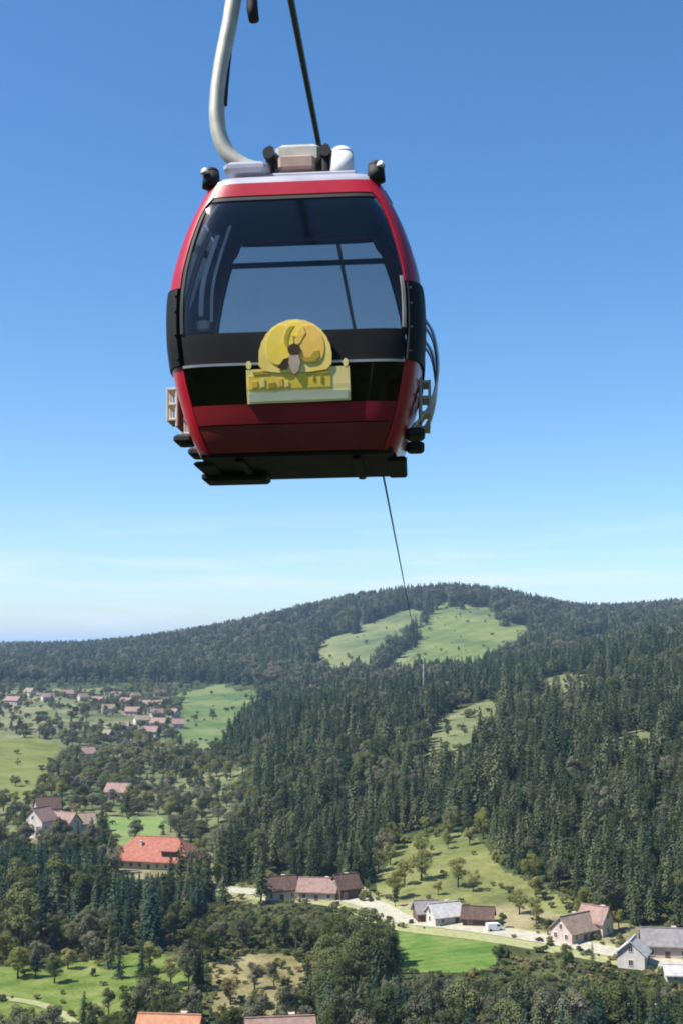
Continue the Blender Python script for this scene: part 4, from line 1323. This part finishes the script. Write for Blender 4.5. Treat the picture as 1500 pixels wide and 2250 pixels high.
for s in (-1, 1):
    door = skin('door', side_line(-0.515, 0.515, s), zr(-0.10, 0.56, 8), RED, cabin, 0.0, 0.035)
    for (b0, b1) in ((-0.50, -0.02), (0.02, 0.50)):
        skin('door_pane', side_line(b0, b1, s, 12), zr(0.60, 1.86, 22), GL_SIDE, door, -0.006, 0.008)
    for b in (-0.508, 0.0, 0.508):
        skin('door_stile', side_line(b - 0.012, b + 0.012, s, 3), zr(0.56, 1.90, 22), BLACK, door, 0.004, 0.04)
    skin('door_rail', side_line(-0.515, 0.515, s), zr(0.562, 0.60, 2), BLACK, door, 0.004, 0.04)
    skin('door_track', side_line(-0.60, 0.60, s), zr(1.90, 2.02, 4), BLACK, cabin, 0.02, 0.06)
    # two ski holders outside each door leaf
    for b in (-0.33, 0.30):
        h = MB()
        x0 = s * (hw(0.34) + 0.035)
        h.box((x0, b, 0.33), (0.025, 0.24, 0.34), bev=0.008)
        for zz in (0.22, 0.34, 0.46):
            h.box((x0 + s * 0.045, b, zz), (0.075, 0.24, 0.025), bev=0.006)
        for yy in (-0.11, 0.0, 0.11):
            h.box((x0 + s * 0.075, b + yy, 0.34), (0.02, 0.02, 0.27), bev=0.004)
        h.build('ski_rack', RACKM, cabin)
        if s == 1:                           # tall bowed guard rails on this side
            for yy in (-0.10, 0.10):
                MB().tube(curve_pts([(hw(0.95) + 0.01, b + yy, 0.95), (hw(0.8) + 0.08, b + yy, 0.82), (hw(0.55) + 0.13, b + yy, 0.55), (hw(0.3) + 0.12, b + yy, 0.28), (hw(0.12) + 0.02, b + yy, 0.10)], 5), 0.012, 8).build('guard_rail', ALU, cabin, True)
        MB().box((s * (hw(0.1) + 0.06), b, 0.07), (0.15, 0.26, 0.07), bev=0.02).build('ski_foot', RUB, cabin)
    MB().box((s * 0.77, 0.1, -0.122), (0.16, 0.95, 0.04), bev=0.015).build('door_step', BLACK, cabin)

BOLTM = surf_mat('cabin_bolt', (0.08, 0.08, 0.085), None, 0.4, 0.8)
for s in (-1, 1):
    for z in (0.62, 0.80, 0.98, 1.10):
        c = shell((lambda p: (s * p[0], p[1]))(unit_front(0.892)), z, 0.020)
        MB().tube([c, c + Vector((0, -0.010, 0))], 0.010, 8).build('bolt', BOLTM, cabin)

# floor, underside and roof
fl = MB()
fl.box((0, 0, -0.09), (1.50, 1.30, 0.06), bev=0.02)
fl.build('floor_pan', BLACK, cabin)
MB().box((-0.60, 0.30, -0.15), (0.55, 0.34, 0.07), bev=0.02).build('door_drive_box', BLACK, cabin)
for s in (-1, 1):
    MB().box((s * 0.46, 0, -0.135), (0.07, 1.12, 0.03), bev=0.012).build('floor_skid', BLACK, cabin)
sk = MB()
ring = [u for u in [(math.cos(t), math.sin(t)) for t in np.linspace(0, 2 * math.pi, 64, endpoint=False)]]
def se(t, a, b):
    c, s_ = math.cos(t), math.sin(t)
    return (a * math.copysign(abs(c) ** (2 / NE), c), b * math.copysign(abs(s_) ** (2 / NE), s_))
levels = [(2.015, 1.0), (2.05, 0.985), (2.085, 0.93), (2.11, 0.8), (2.125, 0.5), (2.13, 0.1)]
vs, fs = [], []
for z, k in levels:
    for j in range(64):
        x, y = se(2 * math.pi * j / 64, 0.71 * k, 0.67 * k); vs.append((x, y, z))
for i in range(len(levels) - 1):
    for j in range(64):
        q = (j + 1) % 64; fs.append((i * 64 + j, i * 64 + q, (i + 1) * 64 + q, (i + 1) * 64 + j))
fs.append(tuple(range((len(levels) - 1) * 64, len(levels) * 64)))
sk.add(vs, fs).build('roof', ROOFG, cabin, True)
MB().box((0, 0, 2.01), (1.30, 1.16, 0.02)).build('ceiling', INNER, cabin)
MB().box((0, 0, 0.075), (1.5, 1.3, 0.03)).build('floor_mat', INNER, cabin)
# benches at both ends
for sy in (-1, 1):
    bench = MB(); bench.box((0, sy * 0.52, 0.42), (1.55, 0.40, 0.09), bev=0.03); bench.box((0, sy * 0.50, 0.25), (1.4, 0.30, 0.26), bev=0.02)
    bo = bench.build('bench', SEATM, cabin)
    MB().box((0, sy * 0.71, 0.62), (1.55, 0.07, 0.34), bev=0.03).build('backrest', SEATM, bo)
# grab rail across the far window and an upright
MB().tube([(-0.76, 0.69, 1.80), (0.76, 0.69, 1.80)], 0.026, 8).build('window_rail', INNER, cabin)
for a0, a1, z0, z1 in ((0.70, 0.735, 0.95, 1.62), (0.62, 0.64, 0.90, 1.70)):  # two pale strips inside the near window's left edge, leaning inward higher up
    skin('inner_strip', lambda z: [(-p[0], p[1]) for p in (unit_front(a1 - 0.10 * max(0, z - 1.2)), unit_front(a0 - 0.10 * max(0, z - 1.2)))], zr(z0, z1, 12), ALU, cabin, -0.08, 0.02)
MB().box((-0.70, -0.74, 0.88), (0.10, 0.05, 0.08), bev=0.015).build('call_box', WHITEP, cabin)

# sign on the end that faces the viewer
YEL = surf_mat('sign_yellow', (0.86, 0.62, 0.05), (0.80, 0.58, 0.10), 0.4, scale=9)
YEL2 = surf_mat('sign_gold', (0.84, 0.66, 0.20), (0.80, 0.58, 0.12), 0.4, scale=9)
ORA = surf_mat('sign_orange', (0.82, 0.50, 0.07), (0.78, 0.50, 0.12), 0.4, scale=9)
CRE = surf_mat('sign_cream', (0.86, 0.72, 0.32), (0.82, 0.66, 0.24), 0.4, scale=9)
OLI = surf_mat('sign_olive', (0.46, 0.34, 0.04), (0.40, 0.29, 0.03), 0.4, scale=9)
GRN = surf_mat('sign_pale_green', (0.52, 0.56, 0.42), (0.48, 0.52, 0.36), 0.4, scale=9)
DRK = surf_mat('sign_dark', (0.05, 0.028, 0.010), None, 0.4)
GRY = surf_mat('sign_grey', (0.46, 0.37, 0.28), None, 0.4)
def front_point(x, z, off):
    a = max(-0.86, min(0.86, x / hw(z)))
    return shell(unit_front(a), z, off)
def decal(name, poly, mat, parent, off, thick=0.006):
    """flat shape following the cabin's end face; poly in cabin x, z"""
    n = len(poly)
    V = [front_point(x, z, off) for x, z in poly] + [front_point(x, z, off - thick) for x, z in poly]
    cx_ = sum(p[0] for p in poly) / n; cz_ = sum(p[1] for p in poly) / n
    V += [front_point(cx_, cz_, off)]
    Fs = [(i, (i + 1) % n, 2 * n) for i in range(n)] + [(i, n + i, n + (i + 1) % n, (i + 1) % n) for i in range(n)]
    me = bpy.data.meshes.new(name); me.from_pydata([tuple(v) for v in V], [], Fs)
    if me.polygons[0].normal.y > 0: me.flip_normals()
    me.update()
    return link_mesh(name, me, parent, mat)
SX = lambda px: (px - 645) / 294.0         # sign coordinates from the photograph, in cabin metres
SZ = lambda py: (1430 - py) / 294.4 - 1.57
banner = decal('sign', [(SX(p), SZ(q)) for p, q in ((541, 820), (600, 819), (657, 819), (715, 818), (772, 818), (773, 855), (773, 891), (715, 892), (657, 893), (600, 893), (542, 894), (541, 857))], CRE, cabin, 0.020, 0.02)
banner['label'] = 'yellow and cream sign with a scalloped dome above a lettered band'
decal('sign_strip', [(SX(p), SZ(q)) for p, q in ((546, 871), (600, 870), (657, 869), (715, 869), (768, 868), (768, 887), (715, 888), (657, 888), (600, 889), (546, 890))], GRN, banner, 0.024)
decal('sign_band', [(SX(p), SZ(q)) for p, q in ((546, 834), (600, 833), (657, 833), (730, 832), (730, 861), (657, 862), (600, 862), (546, 863))], YEL, banner, 0.024)
dome = []
for i in range(0, 61):
    t = math.pi * i / 60
    rr = 1.0 + 0.006 * math.sin(t * 26)
    dome.append((SX(652 + 82 * rr * math.cos(t)), SZ(795 - 82 * rr * math.sin(t))))
dome += [(SX(570), SZ(812)), (SX(580), SZ(824)), (SX(610), SZ(828)), (SX(650), SZ(830)), (SX(690), SZ(828)), (SX(722), SZ(824)), (SX(733), SZ(812))]
emb = decal('sign_dome', dome, YEL2, banner, 0.030, 0.02)
def blob(cx_, cy_, rx, ry, a0=0, a1=360, n=20, rot=0, inner=0.0):
    P = []
    for i in range(n + 1):
        t = math.radians(a0 + (a1 - a0) * i / n)
        x, y = rx * math.cos(t), -ry * math.sin(t)
        c, s_ = math.cos(math.radians(rot)), math.sin(math.radians(rot))
        P.append((SX(cx_ + x * c - y * s_), SZ(cy_ + x * s_ + y * c)))
    if a1 - a0 < 359 and inner == 0: P.append((SX(cx_), SZ(cy_)))
    return P[:-1] if a1 - a0 >= 359 else P
decal('sign_field', blob(618, 768, 30, 44, rot=14), YEL, emb, 0.034)
decal('sign_field', blob(690, 768, 27, 42, rot=-12), ORA, emb, 0.034)
decal('sign_field', blob(652, 735, 22, 16), YEL, emb, 0.0345)
decal('sign_curve', [(SX(p), SZ(q)) for p, q in ((633, 738), (641, 729), (652, 728), (643, 740), (637, 756), (636, 778), (629, 768), (628, 752))], OLI, emb, 0.037)
decal('sign_curve', [(SX(p), SZ(q)) for p, q in ((662, 737), (672, 728), (676, 745), (664, 765), (656, 770), (654, 752))], ORA, emb, 0.037)
decal('sign_curve', [(SX(p), SZ(q)) for p, q in ((664, 799), (682, 800), (694, 785), (706, 783), (707, 797), (696, 806), (676, 808))], OLI, emb, 0.037)
decal('sign_figure_head', blob(650, 780, 14, 13), DRK, emb, 0.041)
decal('sign_figure', [(SX(p), SZ(q)) for p, q in ((640, 792), (660, 792), (664, 808), (659, 826), (649, 834), (642, 824), (637, 808))], GRY, emb, 0.041)
decal('sign_figure_arm', [(SX(p), SZ(q)) for p, q in ((640, 796), (634, 820), (622, 822), (612, 818), (626, 800))], DRK, emb, 0.039)
# blurred row of lettering, as irregular strokes
for (xa, xb, ya, yb, mm) in ((556, 594, 825, 831, OLI), (676, 726, 826, 832, OLI), (590, 606, 850, 860, OLI), (553, 566, 846, 858, ORA), (572, 582, 842, 858, CRE), (612, 622, 842, 858, ORA), (628, 636, 848, 858, CRE), (690, 694, 836, 846, OLI), (707, 712, 836, 850, OLI)):
    decal('sign_stroke', [(SX(xa), SZ(ya)), (SX(xb), SZ(ya - 1)), (SX(xb), SZ(yb)), (SX(xa), SZ(yb + 1))], mm, banner, 0.0275)
for pxk in (547, 764):
    decal('sign_stud', blob(pxk, 810, 6, 9), CRE, banner, 0.022, 0.015)

# hanger on the roof
def LX(px): return (px - 668) / 268.8 + 0.0175 * LZ(342)
def LZ(py): return ((1430 - py) / 268.8 - 1.625) / 1.025
for s in (-1, 1):
    for sy in (-1, 1):
        cap = MB().tube([(s * 0.66, sy * 0.58, 2.03), (s * 0.66, sy * 0.58, 2.15)], [0.075, 0.065], 14).dome((s * 0.66, sy * 0.58, 2.15), 0.065, 0.045).build('roof_buffer', RUB, cabin, True)
        MB().dome((s * 0.70, sy * 0.64, 2.12), 0.035, 0.05, 12).build('buffer_glint', WHITEP, cap, True)  # small white dome standing in for the glint on the black buffer
# roof frame: two cross beams on rubber mounts and a central yoke
for sy in (-1, 1):
    MB().box((0, sy * 0.34, 2.18), (1.0, 0.07, 0.07), bev=0.015).build('roof_beam', ROOFG, cabin)
    for s in (-1, 1):
        MB().tube([(s * 0.46, sy * 0.34, 2.06), (s * 0.46, sy * 0.34, 2.15)], 0.055, 12).build('rubber_mount', RUB, cabin)
MB().box((-0.40, -0.30, 2.24), (0.36, 0.36, 0.09), bev=0.03).build('control_box', ROOFG, cabin)
for s in (-1, 1):
    MB().box((s * 0.235, 0, 2.40), (0.065, 0.40, 0.26), bev=0.02).build('damper', RUB, cabin)
    MB().tube([(s * 0.235, -0.25, 2.44), (s * 0.235, -0.18, 2.44)], 0.05, 12).build('damper_bolt', RUB, cabin)
MB().box((0, 0, 2.47), (0.38, 0.30, 0.16), bev=0.03).build('yoke', GALV, cabin)
MB().box((0, 0, 2.33), (0.30, 0.62, 0.12), bev=0.02).build('yoke_base', surf_mat('yoke_base', (0.40, 0.27, 0.22), None, 0.5, 0.2), cabin)
MB().tube([(0.37, -0.18, 2.20), (0.37, -0.18, 2.42)], [0.10, 0.10], 16).dome((0.37, -0.18, 2.42), 0.10, 0.07).build('roof_vent', WHITEP, cabin, True)
arm_px = [(690, 342), (630, 342), (575, 337), (530, 322), (497, 296), (478, 262), (469, 220), (468, 170), (474, 110), (484, 50), (496, -10), (508, -80), (522, -150), (535, -220), (560, -262), (585, -280)]
arm = curve_pts([(LX(p), 0, LZ(q)) for p, q in arm_px], 6)
MB().tube(arm, 0.068, 16).build('hanger_arm', GALV, cabin, True)
MB().tube([(LX(p), 0.0, LZ(q)) for p, q in ((505, -20), (496, 60), (489, 130), (486, 175))], 0.022, 8).build('arm_conduit', RUB, cabin, True)
MB().tube([(LX(556), 0, LZ(-28)), (LX(552), 0, LZ(-60)), (LX(552), 0, LZ(-140)), (LX(570), 0, LZ(-245))], [0.045, 0.05, 0.035, 0.035], 10).build('grip_lever', RUB, cabin, True)

# rope: from the grip over the cabin down to a tower behind the wooded spur, and up the mountain behind the viewer
cabin_m = Matrix.LocRotScale(cabin.location, cabin.rotation_euler, cabin.scale)
grip_w = at_depth(581, -300, CAB_Y)
grip = cabin_m.inverted() @ grip_w
FAR_P = at_depth(922, 1462, 800.0)
gb = MB()
gb.box((grip.x, 0, grip.z - 0.06), (0.22, 0.62, 0.22), bev=0.04); gb.box((grip.x + 0.02, 0, grip.z + 0.05), (0.14, 0.40, 0.14), bev=0.03)
gb.build('grip', GALV, cabin)
ROPEM = surf_mat('rope_steel', (0.10, 0.11, 0.13), (0.05, 0.055, 0.065), 0.5, 0.6, scale=20)
ropedir = (FAR_P - grip_w)
rp = []
for t in np.concatenate([np.linspace(-0.25, 0, 6), np.linspace(0.004, 1, 60)]):
    rp.append(grip_w + ropedir * t)
ro = MB().tube(rp, 0.038, 8).build('haul_rope', ROPEM, None, True)
tag(ro, 'steel cable running from above the gondola down across the valley', 'cable')

# lift tower standing among the trees on the spur
TOWERM = surf_mat('tower_steel', (0.16, 0.17, 0.17), (0.12, 0.13, 0.13), 0.6, 0.2)
tz = float(terrain(FAR_P.x, FAR_P.y))
tw = empty('lift_tower', (FAR_P.x + 2.2, FAR_P.y, tz))
tag(tw, 'slim grey lift tower with a cross arm among the trees of the wooded slope', 'lift tower')
Ht = FAR_P.z - tz
MB().tube([(0, 0, -1), (0, 0, Ht * 0.5), (0, 0, Ht + 1.0)], [0.75, 0.6, 0.45], 14).build('mast', TOWERM, tw, True)
MB().box((0, 0, Ht + 0.6), (6.0, 0.5, 0.5), bev=0.05).build('cross_arm', TOWERM, tw)
for s in (-1, 1):
    sh = MB().box((s * 2.2, 0, Ht - 0.45), (0.3, 4.5, 0.3), bev=0.05).build('sheave_beam', TOWERM, tw)
    for k in range(4):
        MB().tube([(s * 2.2 - 0.15, -1.65 + 1.1 * k, Ht - 0.72), (s * 2.2 + 0.15, -1.65 + 1.1 * k, Ht - 0.72)], 0.26, 12).build('sheave', RUB, sh)

# white delivery van parked beside the barn
p = at(1086, 2046)
van = empty('parked_van', (p.x, p.y, p.z + 0.1), R(12))
tag(van, 'small white van parked at the right end of the dark timber barn', 'van')
prof = [(-2.2, 0.35), (2.2, 0.35), (2.25, 0.9), (1.75, 1.05), (1.2, 1.85), (0.9, 1.95), (-2.1, 1.95), (-2.25, 1.7)]
vs = [(x, -0.88, z) for x, z in prof] + [(x, 0.88, z) for x, z in prof]
n8 = len(prof)
MB().add(vs, [tuple(range(n8)), tuple(range(2 * n8 - 1, n8 - 1, -1))] + [(i, n8 + i, n8 + (i + 1) % n8, (i + 1) % n8) for i in range(n8)]).build('body', WHITEP, van)
for sx in (-1.4, 1.4):
    for sy in (-0.85, 0.85):
        MB().tube([(sx, sy - 0.1, 0.34), (sx, sy + 0.1, 0.34)], 0.34, 14).build('wheel', RUB, van)
MB().box((0.75, -0.89, 1.45), (0.8, 0.03, 0.5)).build('side_window', PANEM, van)
MB().add([(1.72, -0.75, 1.12), (1.72, 0.75, 1.12), (1.26, 0.72, 1.8), (1.26, -0.72, 1.8)], [(0, 1, 2, 3)]).build('windscreen', PANEM, van).location.x = 0.03
